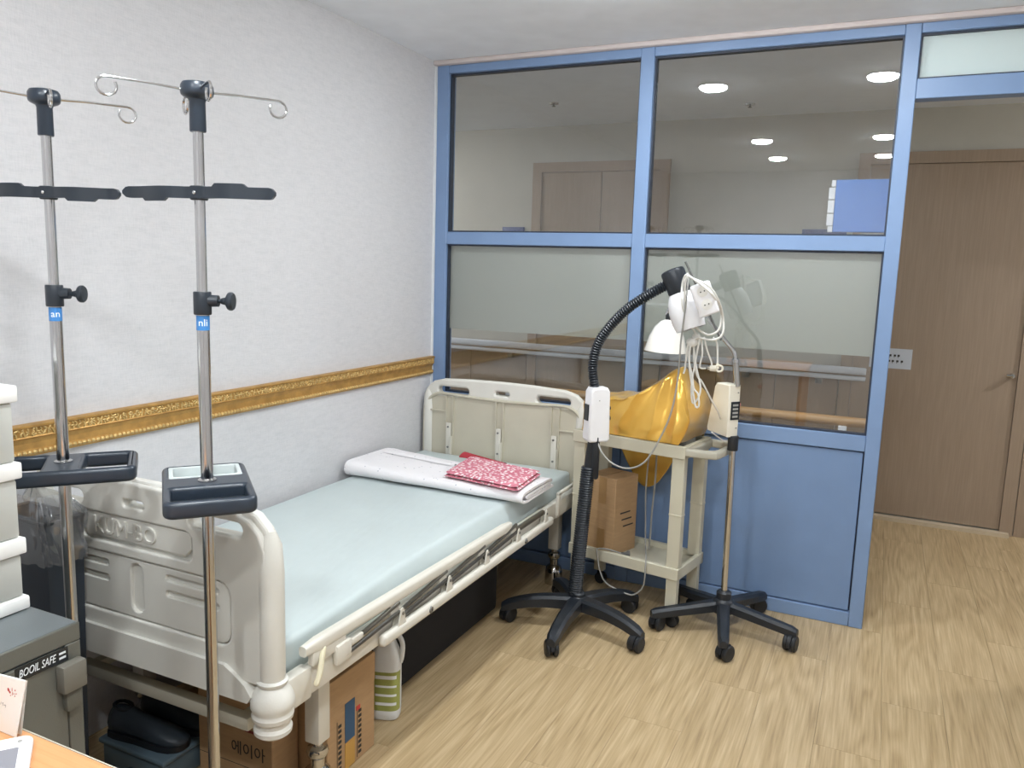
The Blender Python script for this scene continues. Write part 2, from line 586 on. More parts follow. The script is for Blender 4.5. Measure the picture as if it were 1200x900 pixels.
# floor with planks
fl = struct(MB().box(-2.6, 5.2, YB, 1.9, -.06, -.009).build('floor', 'concrete_dark', smooth=False))
pm = None
for i in range(-1, 20):
    x0 = 1.015 + .19 * (i - 5)
    x1 = x0 + .19
    if x0 > 3.75 or x1 < -.2: continue
    ys = -.885 if i == 4 else (-.58 if i == 11 else -.885 + .95 * ((i * .38 + .13) % 1))
    k0 = math.floor((YB - ys) / .95)
    for k in range(k0, k0 + 8):
        y0 = ys + .95 * k
        if y0 > 1.76: break
        if pm is None:
            ob = MB().box(-.0946, .0946, .0003, .9497, -.009, 0).build('plank', 'floor_wood', fl, smooth=False)
            pm = ob.data
        else:
            ob = bpy.data.objects.new('plank', pm); COL.objects.link(ob); ob.parent = fl
        ob.location = ((x0 + x1) / 2, y0, 0)

struct(MB().box(-.08, 0, YB, .05, 0, H).build('wall_left', 'wallpaper', smooth=False))
struct(MB().box(XR, XR + .08, YB, .05, 0, H).build('wall_right', 'wallpaper', smooth=False))
struct(MB().box(-.08, XR + .08, YB - .08, YB, 0, H).build('wall_rear', 'wallpaper', smooth=False))
struct(MB().box(-.08, XR + .08, YB - .08, .03, H, H + .08).build('ceiling', 'ceiling_paint', smooth=False))
# corridor shell
YC = 1.76
struct(MB().box(-2.6, 5.2, .03, YC + .1, H, H + .08).build('ceiling_corridor', 'corridor_ceiling', smooth=False))
struct(MB().box(-2.6, -2.5, .0, YC + .1, 0, H).build('wall_corridor_west', 'cream_wall', smooth=False))
struct(MB().box(5.1, 5.2, .0, YC + .1, 0, H).build('wall_corridor_east', 'cream_wall', smooth=False))
struct(MB().box(-2.6, -.08, .0, .08, 0, H).build('wall_corridor_near_west', 'cream_wall', smooth=False))
struct(MB().box(XR + .08, 5.2, .0, .08, 0, H).build('wall_corridor_near_east', 'cream_wall', smooth=False))
wc = struct(MB().box(-2.6, 5.2, YC, YC + .1, 0, H).build('wall_corridor', 'cream_wall', smooth=False))
# wainscot panels on the corridor wall
for x0, x1 in ((-2.5, -.25), (.73, 1.83), (2.82, 5.1)):
    n = max(1, round((x1 - x0) / .42))
    for i in range(n):
        a = x0 + (x1 - x0) * i / n
        b = x0 + (x1 - x0) * (i + 1) / n
        MB().box(a + .002, b - .002, YC - .014, YC, .0, .86).build('wainscot_panel', 'door_wood', wc, smooth=False)

def corridor_door(n, x0, x1, double):
    d = struct(thing('door_%d' % n, None, None, ((x0 + x1) / 2, YC, 0)))
    fr = MB()
    fr.box(x0, x0 + .065, YC - .03, YC, 0, 2.15).box(x1 - .065, x1, YC - .03, YC, 0, 2.15).box(x0 + .065, x1 - .065, YC - .03, YC, 2.085, 2.15)
    fr.build('door_frame', 'door_wood', d, smooth=False)
    if double:
        m = (x0 + x1) / 2 + .02
        MB().box(x0 + .067, m - .003, YC - .016, YC - .001, .012, 2.083).build('door_leaf', 'door_wood', d, smooth=False)
        MB().box(m + .003, x1 - .067, YC - .016, YC - .001, .012, 2.083).build('door_leaf', 'door_wood', d, smooth=False)
    else:
        MB().box(x0 + .067, x1 - .067, YC - .016, YC - .001, .03, 2.083).build('door_leaf', 'door_wood', d, smooth=False)
        h = MB()
        h.cyl((x1 - .095, YC - .016, .92), (x1 - .095, YC - .06, .92), .012).tube([(x1 - .095, YC - .06, .92), (x1 - .125, YC - .06, .92)], .009)
        h.build('door_handle', 'steel', d)
        MB().box(x0 + .02, x1 - .02, YC - .07, YC - .017, .0, .022).build('threshold', 'threshold', d, smooth=False)
corridor_door(1, -.24, .72, True)
corridor_door(2, 1.835, 2.815, False)

# ------------------------------------------------------------------ blue glazed partition
X1, X2a, X2b, X3a, X3b = .0748, 1.0128, 1.0721, 2.0236, 2.0781
Z4, Z3, Z2, Z1, ZP1, ZP0 = 2.332, 1.594, 1.5345, .8042, .741, .060
ZF1, ZF0, ZD = 2.3345, 2.172, 2.10
wp = struct(thing('wall_partition', None, None, (1.5, .03, 0)))
YF, YK = 0.0, .075
def member(name, x0, x1, z0, z1, y0=YF):
    return MB().rbox(x0, x1, y0, YK, z0, z1, .0025, 1).build(name, 'blue_paint', wp)
member('post', .012, X1, 0, H - .022)
member('post', X2a, X2b, 0, H - .022)
member('post', X3a, X3b, 0, H - .022)
member('post', XR - .06, XR, 0, H - .022)
for a, b in ((X1, X2a), (X2b, X3a)):
    member('rail', a, b, Z4, H - .022, .002)
    member('rail', a, b, Z2, Z3, .002)
    member('rail', a, b, ZP1, Z1, .002)
    member('rail', a, b, 0, ZP0, .002)
    # lower panel with a shadow groove around it
    MB().rbox(a + .005, b - .005, .010, .05, ZP0 + .005, ZP1 - .005, .002, 1).build('lower_panel', 'blue_panel', wp)
    MB().box(a, b, .03, .06, ZP0, ZP1).build('panel_backing', 'gasket', wp, smooth=False)
member('door_head', X3b, XR - .06, ZF1, H - .022, .002)
member('door_head', X3b, XR - .06, ZD, ZF0, .002)
def pane(a, b, z0, z1, m='pane_glass'):
    g = MB()
    t = .007
    g.box(a, a + t, .018, .050, z0, z1).box(b - t, b, .018, .050, z0, z1).box(a + t, b - t, .018, .050, z0, z0 + t).box(a + t, b - t, .018, .050, z1 - t, z1)
    p = MB().box(a + t * .6, b - t * .6, .031, .037, z0 + t * .6, z1 - t * .6).build('glass_pane', m, wp, smooth=False)
    g.build('gasket', 'gasket', p, smooth=False)
    return p
for a, b in ((X1, X2a), (X2b, X3a)):
    pane(a, b, Z3, Z4)
    p = pane(a, b, Z1, Z2)
    MB().box(a + .008, b - .008, .0385, .0395, 1.122, Z2 - .008).build('frosted_film', 'film', p, smooth=False)
pane(X3b, XR - .06, ZF0, ZF1, 'frosted_glass')
tr = struct(MB().rbox(0, XR, -.022, .03, H - .022, H, .006).build('trim_1', 'moulding_paint'))
struct(MB().box(0, .012, -.004, .05, 0, H - .022).build('trim_2', 'white_caulk', smooth=False))

# gold dado moulding on the left wall
def dado():
    z0, z1 = .8912, .9796
    h = z1 - z0
    prof = [(0, z0), (.012, z0), (.014, z0 + .06 * h), (.018, z0 + .10 * h), (.016, z0 + .17 * h), (.011, z0 + .22 * h), (.010, z0 + .40 * h), (.015, z0 + .54 * h),
            (.022, z0 + .60 * h), (.020, z0 + .64 * h), (.020, z0 + .88 * h), (.025, z0 + .91 * h), (.025, z0 + .97 * h), (.019, z1), (0, z1)]
    t = MB().prism(prof, lambda u, v, d: Vector((u, d, v)), -3.6, -.002).build('trim_3', 'gold', angle=25)
    struct(t)
    b = MB()
    y = -3.5
    while y < -.01:
        b.ball((.0165, y, z0 + .135 * h), .0062, 6, 4)
        y += .0145
    tag(b.build('bead_row', 'gold_light', t), kind='stuff')
    rnd = random.Random(3)
    b = MB()
    y = -3.5
    i = 0
    while y < -.015:
        zc = z0 + .76 * h
        for k in range(3):
            a = rnd.uniform(-.9, .9) + (1.2 if i % 2 else -1.2) * (k - 1)
            m = Matrix.Translation((.0205, y + rnd.uniform(-.005, .005), zc + (k - 1) * .0065 + rnd.uniform(-.001, .001))) @ Matrix.Rotation(a, 4, 'X')
            b.ball((0, 0, 0), 1, 6, 4, (.0042, .0066, .0027), m)
        y += .0115
        i += 1
    tag(b.build('leaf_band', 'gold_light', t), kind='stuff')
dado()

# ------------------------------------------------------------------ downlights
def downlight(x, y, lens='lamp_lens', label='round white recessed downlight glowing in the room ceiling', group='recessed downlights in the room ceiling'):
    t = thing('ceiling_downlight', label, 'light', (x, y, H), 0, group)
    MB().lathe([(.066, -.0005), (.070, -.006), (.080, -.007), (.088, -.0005)], 32, Matrix.Translation((x, y, H))).build('trim_ring', 'white_plastic', t)
    MB().lathe([(.0, -.024), (.030, -.0235), (.052, -.0205), (.066, -.014), (.069, -.006), (.069, -.0005)], 32, Matrix.Translation((x, y, H))).build('lens', lens, t)  # domed below the ceiling, shaped to throw light across it
for x in (1.14, 1.94):
    for y in (-.82, -2.60, -3.51):
        downlight(x, y)
for x in (-1.7, 4.2):  # added out of view, only to lift the light in the corridor
    downlight(x, .9, 'corridor_lens', 'unseen round downlight added to brighten the corridor', 'unseen downlights added in the corridor')
for x, y in ((.185, 1.04), (1.25, 1.378)):
    t = thing('sprinkler_head', 'small sprinkler head on the corridor ceiling', 'sprinkler', (x, y, H), 0, 'sprinkler heads in the corridor')
    m = Matrix.Translation((x, y, H))
    MB().lathe([(.03, -.001), (.028, -.008), (.012, -.01)], 16, m).build('escutcheon', 'steel', t)
    MB().lathe([(.006, -.01), (.006, -.018), (.012, -.019), (.012, -.021)], 12, m).build('deflector', 'dark_link', t)

# ------------------------------------------------------------------ corridor fittings
t = thing('corridor_handrail', 'pale grey double handrail along the far corridor wall seen through the glass', 'handrail', (.5, YC, .85))
MB().rbox(-2.4, 1.98, YC - .085, YC - .055, .862, .905, .008).build('rail', 'sign_paper', t)
MB().rbox(-2.4, 1.98, YC - .075, YC - .055, .825, .852, .006).build('lower_rail', 'sign_paper', t)
for x in (-1.4, -.357, .5, 1.286, 1.72):
    MB().rbox(x - .02, x + .02, YC - .07, YC - .0145, .79, .835, .004).build('bracket', 'bolt', t)
t = thing('partition_handrail', 'round honey-coloured wooden handrail on the corridor side of the partition', 'handrail', (1.05, .1, .838))
MB().cyl((.15, .115, .838), (2.035, .115, .838), .021, n=20).build('rail', 'rail_wood', t)
for x in (.4, 1.0, 1.45, 1.93):
    MB().rbox(x - .016, x + .016, .076, .122, .79, .822, .003).build('bracket', 'white_plastic', t)
# room number plates beside the corridor doors
for x0, x1 in ((-.47, -.30), (1.55, 1.80)):
    side = 'the double door' if x0 < 0 else 'the single door'
    t = thing('room_sign', 'small dark blue room plate beside %s in the corridor' % side, 'sign', ((x0 + x1) / 2, YC, 1.65))
    MB().rbox(x0, x1, YC - .018, YC - .001, 1.56, 1.715, .003).build('plate', 'sign_dark_blue', t)
    MB().box(x0 + .03, x1 - .03, YC - .0195, YC - .0178, 1.60, 1.66).build('lettering', 'white_print', t, smooth=False)
# blue square sign hung at the post
t = thing('blade_sign', 'square blue sign with white slotted edge hung behind the upper glass', 'sign', (1.92, .12, 1.6))
MB().rbox(1.825, 2.028, .0765, .090, 1.612, 1.818, .002, 1).build('plate', 'sign_blue', t)
for i, (z0, z1, dx) in enumerate(((1.612, 1.635, .002), (1.637, 1.684, -.004), (1.687, 1.738, -.004), (1.741, 1.788, -.004), (1.791, 1.817, .004))):
    MB().rbox(1.804 + dx, 1.8245, .0745, .092, z0, z1, .002, 1).build('edge_tab', 'white_plastic', t)
MB().rbox(1.93, 2.028, .0765, .092, 1.597, 1.611, .002, 1).build('bracket', 'bolt', t)
# paper notice on the corridor door
t = thing('door_notice', 'pale printed paper notice taped to the brown corridor door', 'notice', (2.1, YC - .0175, .91))
MB().box(1.99, 2.215, YC - .0178, YC - .0166, .91, 1.028).build('sheet', 'sign_paper', t, smooth=False)
b = MB()
rnd = random.Random(5)
for z, x0, x1 in ((.985, 2.07, 2.15), (.952, 2.03, 2.175)):
    x = x0
    while x < x1:
        b.box(x, x + .012, YC - .0186, YC - .0178, z - .004, z + .008).box(x + .002, x + .005, YC - .0186, YC - .0178, z - .011, z - .005)
        x += rnd.choice((.02, .024))
b.build('print', 'print_black', t, smooth=False)

# ================================================================== HOSPITAL BED
BX = .450                        # bed centre line
bed = thing('hospital_bed', 'cream hospital bed with moulded head and foot boards and folded side rail', 'bed', (BX, -1.1, 0))

def board_outline(inset=0.0, z_low=.46):
    hw = .425 - inset
    pts = [(-hw, z_low), (hw, z_low)]
    right = [(hw, .62), (hw, .76), (hw - .004, .805), (hw - .020, .842), (hw - .052, .870), (hw - .11, .886)]
    top = [(.15, .8935 - inset * .5), (0, .8955 - inset * .5)]
    if inset: right = [(x, z - inset) for x, z in right]
    return pts + right + top + [(-x, z) for x, z in (top[:1] + right[::-1])]

HOLES = [rrect(-.345, -.178, .814, .848, .016), rrect(.178, .345, .814, .848, .016)]
SLOT = rrect(-.036, .036, .829, .848, .009)

def bed_board(y, out, name):
    """out: -1 = decorated side faces -y"""
    b = MB()
    fn = lambda yy: (lambda c: Vector((BX + c.x, yy + c.z, c.y)))
    base = curve_plate([board_outline()] + HOLES + [SLOT], .030, .010)
    b.add_mesh(base, fn(y))
    # thicker rim and the raised decorated face
    ring = curve_plate([board_outline(.012, .472), rrect(-.305, .305, .545, .700, .035)] + HOLES + [rrect(-.19, .19, .728, .800, .02)] + [SLOT], .022, .006)
    b.add_mesh(ring, fn(y + out * .017))
    slots = []
    for s in (-1, 1):
        for z in (.672, .633):
            a, c = sorted((s * .098, s * .268))
            slots.append(rrect(a, c, z - .008, z + .008, .0075, 4))
    slots.append(rrect(-.021, .021, .562, .688, .0205, 6))
    b.add_mesh(curve_plate([rrect(-.302, .302, .548, .697, .032)] + slots, .014, .003), fn(y + out * .017))
    # end columns with turned feet
    for s in (-1, 1):
        m = Matrix.Translation((BX + s * .402, y, 0))
        b.lathe([(.026, .475), (.030, .49), (.030, .74), (.026, .80), (.012, .835)], 20, m)
    ob = b.build(name, 'bed_plastic', bed, angle=30)
    for s in (-1, 1):
        m = Matrix.Translation((BX + s * .402, y, 0))
        MB().lathe([(.0, .348), (.035, .349), (.043, .356), (.044, .366), (.039, .374), (.039, .384), (.046, .390), (.048, .400), (.045, .407), (.045, .411), (.050, .420),
                    (.050, .434), (.045, .450), (.036, .463), (.031, .470), (.035, .475), (.036, .481), (.030, .485)], 28, m).build('post_foot', 'bed_plastic', ob, angle=30)
    # lower flange
    f = MB()
    f.prism([(-.36, .428), (.36, .428), (.372, .445), (.352, .470), (.315, .492), (.29, .505), (-.29, .505), (-.315, .492), (-.352, .470), (-.372, .445)],
            lambda u, v, d: Vector((BX + u, d, v)), y - .020 + out * .018, y + .020 + out * .018)
    f.build('lower_flange', 'bed_plastic', ob, angle=20)
    return ob

foot = bed_board(-2.105, -1, 'footboard')
# raised name plaque and letters
pl = MB().add_mesh(curve_plate([[(-.185, .79), (-.185, .757), (-.165, .738), (.165, .738), (.185, .757), (.185, .79), (.176, .798), (-.176, .798)]], .014, .003), lambda c: Vector((BX + c.x, -2.122 + c.z, c.y)))
plo = pl.build('name_plaque', 'bed_plastic', foot, angle=20)
tm = text_mesh('KUM-BO', .058, .0022, bevel=.0008)
tw = max(v.co.x for v in tm.vertices) - min(v.co.x for v in tm.vertices)
MB().add_mesh(tm, lambda c: Vector((BX - .035 + c.x * .215 / tw, -2.1305 - c.z, .767 + c.y))).build('lettering', 'bed_plastic', foot, angle=20)
head = bed_board(-.085, 1, 'headboard')
# inner side of the head board: lip, ribs and brackets
def headboard_inner():
    y = -.1005
    b = MB()
    lip = [(-.418, .48), (-.418, .70), (-.414, .742), (-.398, .776), (-.372, .798), (-.343, .812), (-.30, .8145), (-.15, .808), (0, .805), (.15, .808), (.29, .8145), (.343, .810), (.376, .792), (.398, .765), (.414, .72), (.418, .66), (.418, .48)]
    pts = spline([(BX + u, y - .004, v) for u, v in lip], 4)
    b.tube(pts, .0075, 8)
    b.build('inner_lip', 'bed_inner', head)
    MB().box(BX - .415, BX + .415, y - .001, y + .003, .46, .80).build('inner_panel', 'bed_inner', head, smooth=False)
    for xc in (.175, .445, .728):
        for dx in (-.019, .019):
            MB().box(xc + dx - .003, xc + dx + .003, y - .012, y, .48, .805).build('rib', 'bed_inner', head, smooth=False)
        br = MB().rbox(xc - .0135, xc + .0135, y - .020, y - .012, .50, .675, .004).build('bracket', 'bed_metal', head)
        for z in (.655, .555):
            MB().cyl((xc, y - .0235, z), (xc, y - .0195, z), .005, n=10).build('bolt', 'bolt', br)
        MB().box(xc + .0145, xc + .0185, y - .03, y - .012, .50, .61).build('bracket_fin', 'bed_metal', br, smooth=False)
    for a, c, z in ((.040, .154, .728), (.747, .85, .70)):
        MB().box(a, c, y - .008, y, z - .003, z + .003).build('rib', 'bed_inner', head, smooth=False)
headboard_inner()

# frame
fr = MB()
for s in (-1, 1):
    x = BX + s * .400
    fr.rbox(x - .014, x + .014, -2.075, -.10, .385, .456, .005)
fr.rbox(BX - .39, BX + .39, -2.078, -2.05, .385, .45, .004).rbox(BX - .39, BX + .39, -.13, -.105, .385, .45, .004)
fro = fr.build('frame', 'bed_metal', bed)
MB().rbox(BX + .384, BX + .418, -2.078, -1.985, .380, .462, .006).build('corner_plate', 'bed_metal', fro)
MB().box(BX - .385, BX + .385, -2.04, -.13, .415, .428).build('deck', 'bed_inner', bed, smooth=False)
b = MB()
for y in (-2.065, -.2):
    b.rbox(BX - .30, BX + .30, y - .015, y + .015, .305, .338, .004)
for s in (-1, 1):
    b.rbox(BX + s * .27 - .014, BX + s * .27 + .014, -2.05, -.15, .31, .335, .004)
b.build('under_frame', 'cart_grey', bed)
for s in (-1, 1):
    for y in (-1.852, -.17):
        x = BX + s * .325
        lg = MB().rbox(x - .024, x + .024, y - .024, y + .024, .165, .39, .004).build('leg', 'bed_metal', bed)
        MB().lathe([(.014, .168), (.014, .152), (.027, .146), (.030, .134), (.026, .122), (.019, .116), (.019, .092), (.034, .080), (.040, .055), (.040, .0)], 20, Matrix.Translation((x, y, 0))).build('glide', 'chrome', lg)
        MB().box(min(x - s * .08, x - s * .024), max(x - s * .08, x - s * .024), y - .012, y + .012, .30, .325).build('leg_brace', 'bed_metal', lg, smooth=False)

# mattress
def mattress():
    x0, x1, y0, y1, z0, z1 = .035, .822, -2.045, -.125, .429, .526
    bm = bmesh.new()
    bmesh.ops.create_cube(bm, size=1)
    for v in bm.verts:
        v.co = Vector(((x0 + x1) / 2 + v.co.x * (x1 - x0), (y0 + y1) / 2 + v.co.y * (y1 - y0), (z0 + z1) / 2 + v.co.z * (z1 - z0)))
    bmesh.ops.bevel(bm, geom=bm.edges[:], offset=.016, segments=3, profile=.5, affect='EDGES')
    for ax, n in ((0, 14), (1, 34)):
        lo, hi = ((x0, x1), (y0, y1))[ax]
        for i in range(1, n):
            co = Vector((0, 0, 0)); co[ax] = lo + .03 + (hi - lo - .06) * i / n
            no = Vector((0, 0, 0)); no[ax] = 1
            bmesh.ops.bisect_plane(bm, geom=bm.verts[:] + bm.edges[:] + bm.faces[:], plane_co=co, plane_no=no)
    for v in bm.verts:
        t = (v.co.z - z0) / (z1 - z0)
        if v.co.x > .75:
            # the near edge bows inwards at the middle
            u = (v.co.y - y0) / (y1 - y0)
            v.co.x -= .050 * max(0, math.sin(PI * u)) ** 1.2 * max(0, t) + .004 * noise.noise(v.co * 9)
        v.co.z += .0035 * noise.noise(Vector((v.co.x * 5, v.co.y * 3, 2))) * max(0, t)
    m = MB(); m.add_bm(bm); bm.free()
    o = m.build('mattress', 'mattress_vinyl', None, angle=60)
    tag(o, 'pale blue-grey vinyl mattress lying on the hospital bed', 'mattress')
mattress()

# folded side rail
def side_rail():
    XO = BX + .414
    rl = MB()
    a, c = Vector((XO, -2.015, .510)), Vector((XO, -.862, .490))
    n = 22
    sec = rrect(-.015, .015, -.019, .017, .010, 4)
    vs, fs = [], []
    for i in range(n + 1):
        p = a.lerp(c, i / n)
        k = 1 if 0 < i < n else .72
        for u, v in sec:
            vs.append(p + Vector((u * k, 0, v * k)))
    k = len(sec)
    for i in range(n):
        for j in range(k):
            fs.append((i * k + j, i * k + (j + 1) % k, (i + 1) * k + (j + 1) % k, (i + 1) * k + j))
    fs += [tuple(range(k - 1, -1, -1)), tuple(range(n * k, (n + 1) * k))]
    rl.add(vs, fs)
    ys = (-1.62, -1.35, -1.09, -.83)
    for y in ys:
        z = .492 - .02 * (y + 1.62) / .8
        rl.rbox(XO - .004, XO + .012, y - .040, y + .004, z - .035, z, .004)
    rl.rbox(XO - .006, XO + .012, -1.99, -1.86, .462, .500, .004)
    rail = rl.build('side_rail', 'bed_metal', bed, angle=40)
    lb = MB()
    lb.rbox(XO + .004, XO + .030, -1.712, -.49, .390, .424, .010, 3).rbox(XO, XO + .012, -1.70, -.50, .384, .394, .003)
    lbo = lb.build('rail_base', 'bed_metal', bed, angle=40)
    for y in ys + (-.565,):
        h = MB()
        h.prism([(y - .020, .418), (y + .020, .418), (y + .010, .462), (y + .002, .472), (y - .006, .466)], lambda u, v, d: Vector((d, u, v)), XO + .004, XO + .008)
        h.prism([(y - .020, .418), (y + .020, .418), (y + .010, .462), (y + .002, .472), (y - .006, .466)], lambda u, v, d: Vector((d, u, v)), XO + .022, XO + .026)
        hb = h.build('hinge_bracket', 'bed_metal', lbo, smooth=False)
        MB().cyl((XO + .002, y + .002, .455), (XO + .0285, y + .002, .455), .005, n=10).build('hinge_pin', 'bolt', hb)
    for y in (-1.47, -.775):
        MB().lathe([(.004, .0), (.004, .003), (.0095, .003), (.0105, 0), (.0105, -.006)], 14, axis_matrix((XO + .0305, y, .407), (XO + .05, y, .407))).build('bolt', 'bolt', lbo)
    # folded links
    for y in ys:
        MB().tube([(XO + .002, y - .235, .449), (XO + .012, y, .484)], .0065, 8).build('link', 'link_metal', rail)
        MB().tube([(XO + .014, y - .26, .439), (XO + .015, y + .0, .457)], .006, 8).build('link', 'dark_link', rail)
    MB().tube([(XO + .002, -.84, .455), (XO + .012, -.575, .462)], .011, 10).build('link', 'link_metal', rail)
    # latch and release lever at the foot end
    lt = MB()
    lt.rbox(XO + .001, XO + .020, -1.905, -1.845, .425, .478, .006).rbox(XO + .002, XO + .016, -1.84, -1.79, .452, .470, .004)
    lo = lt.build('latch', 'bed_metal', rail)
    MB().tube(spline([(XO + .008, -1.945, .498), (XO + .018, -1.965, .478), (XO + .026, -1.985, .445), (XO + .026, -2.0, .422)], 5), [.004] + [.007] * 14 + [.004], 8).build('release_lever', 'lever', lo)
    # small bracket at the head end
    hb = MB()
    hb.rbox(XO - .002, XO + .012, -.40, -.372, .395, .498, .005).rbox(XO - .002, XO + .012, -.40, -.16, .484, .498, .004).rbox(XO - .014, XO + .003, -.40, -.12, .385, .455, .003)
    hb.build('head_bracket', 'bed_metal', bed)
side_rail()

# bedding
def quilt():
    zt = .530
    # a sheet folded back and forth; profile in (y, z), swept along x
    prof = [(-.43, zt + .005), (-.55, zt + .005), (-.70, zt + .005), (-.738, zt + .013), (-.746, zt + .026), (-.732, zt + .039), (-.69, zt + .043), (-.58, zt + .043), (-.48, zt + .040),
            (-.452, zt + .034), (-.456, zt + .029), (-.50, zt + .028), (-.60, zt + .027), (-.68, zt + .026), (-.700, zt + .022), (-.690, zt + .017), (-.60, zt + .0155), (-.46, zt + .0155)]
    ps = spline([(0, a, c) for a, c in prof], 4)
    n = 40
    xs = [.030 + (.858 - .030) * i / n for i in range(n + 1)]
    vs, fs = [], []
    th = .0046
    K = len(ps)
    for sgn in (1, -1):
        for i, x in enumerate(xs):
            u = i / n
            for k, p in enumerate(ps):
                q0, q1 = ps[max(0, k - 1)], ps[min(K - 1, k + 1)]
                d = (q1 - q0).normalized()
                nr = Vector((0, -d.z, d.y)) * th * sgn
                y, z = p.y + nr.y, p.z + nr.z
                lift = max(0, z - zt - .002)
                y += .014 * math.sin(u * 2.6) + .05 * (1 - u) * (0 if y < -.5 else 1) + .01 * noise.noise(Vector((x * 4, 0, 5)))
                z += lift * (.09 * noise.noise(Vector((x * 7, y * 6, 1))) + .55 * max(0, .45 - u) * 1.6)
                vs.append(Vector((x, y, max(z, zt + .0005))))
    off = (n + 1) * K
    for i in range(n):
        for k in range(K - 1):
            a, b2, c, d = i * K + k, (i + 1) * K + k, (i + 1) * K + k + 1, i * K + k + 1
            fs.append((a, b2, c, d)); fs.append((off + d, off + c, off + b2, off + a))
    for i in range(n):
        for k in (0, K - 1):
            a, b2 = i * K + k, (i + 1) * K + k
            fs.append((a, b2, off + b2, off + a))
    for k in range(K - 1):
        for i in (0, n):
            a, b2 = i * K + k, i * K + k + 1
            fs.append((a, b2, off + b2, off + a))
    q = thing('folded_quilt', 'white quilt with sparse grey print folded across the mattress', 'quilt', (.44, -.5, zt))
    MB().add(vs, fs).build('quilt_body', 'quilt_white', q, angle=70)
    # turned back flap by the wall, and its lace strip
    def flap(u, v):
        x = .07 + .36 * u
        y = -.52 + .16 * v - .10 * u * v
        z = zt + .066 - .018 * u + .012 * math.sin(v * 3.0) - .040 * v * v * (1 - .0 * u) + .004 * noise.noise(Vector((x * 16, y * 16, 0)))
        return Vector((x, y, max(z, zt + .004)))
    m = MB()
    m.grid(flap, 16, 10)
    m.grid(lambda u, v: flap(u, v) - Vector((0, 0, .003)), 16, 10)
    m.build('turned_flap', 'quilt_white', q, angle=70, normals=False)
quilt()

def pink_cloth():
    zt = .5805
    q = thing('pink_cloth', 'folded pink cloth with white floral print and red lining on the quilt', 'cloth', (.62, -.52, zt))
    cor = [Vector((.490, -.700)), Vector((.842, -.752)), Vector((.818, -.468)), Vector((.445, -.385))]
    def pt(u, v):
        a = cor[0].lerp(cor[1], u); c = cor[3].lerp(cor[2], u)
        return a.lerp(c, v)
    def layer(zb, th, inset, name, mt, sh=(0, 0)):
        nu, nv = 22, 18
        m = MB()
        def f(u, v, top):
            # edges pinch towards the middle height
            e = min(u, 1 - u, v, 1 - v)
            k = min(1, e / .06)
            uu, vv = inset + u * (1 - 2 * inset), inset + v * (1 - 2 * inset)
            p = pt(uu, vv)
            wob = .003 * noise.noise(Vector((p.x * 14, p.y * 14, zb * 40)))
            h = th * math.sqrt(max(0, 1 - (1 - k) ** 2))
            z = zb + th / 2 + (h / 2 + wob * k) * (1 if top else -1)
            return Vector((p.x + sh[0] + .004 * noise.noise(Vector((p.y * 12, 0, 3))), p.y + sh[1], z))
        m.grid(lambda u, v: f(u, v, True), nu, nv)
        m.grid(lambda u, v: f(u, v, False), nu, nv)
        return m.build(name, mt, q, angle=70)
    layer(zt + .002, .010, .0, 'lower_fold', 'pink_print')
    layer(zt + .013, .011, .008, 'upper_fold', 'pink_print', (-.004, .004))
    def red(u, v):
        x = .40 + .22 * u
        y = -.415 + .085 * v * (1 - .4 * u)
        z = zt + .016 + .012 * math.sin(PI * v) * (1 - .5 * u) - .022 * v * u
        return Vector((x, y, max(z, zt - .03)))
    m = MB().grid(red, 10, 8).grid(lambda u, v: red(u, v) - Vector((0, 0, .003)), 10, 8)
    m.build('red_lining', 'quilt_red', q, angle=70, normals=False)
pink_cloth()

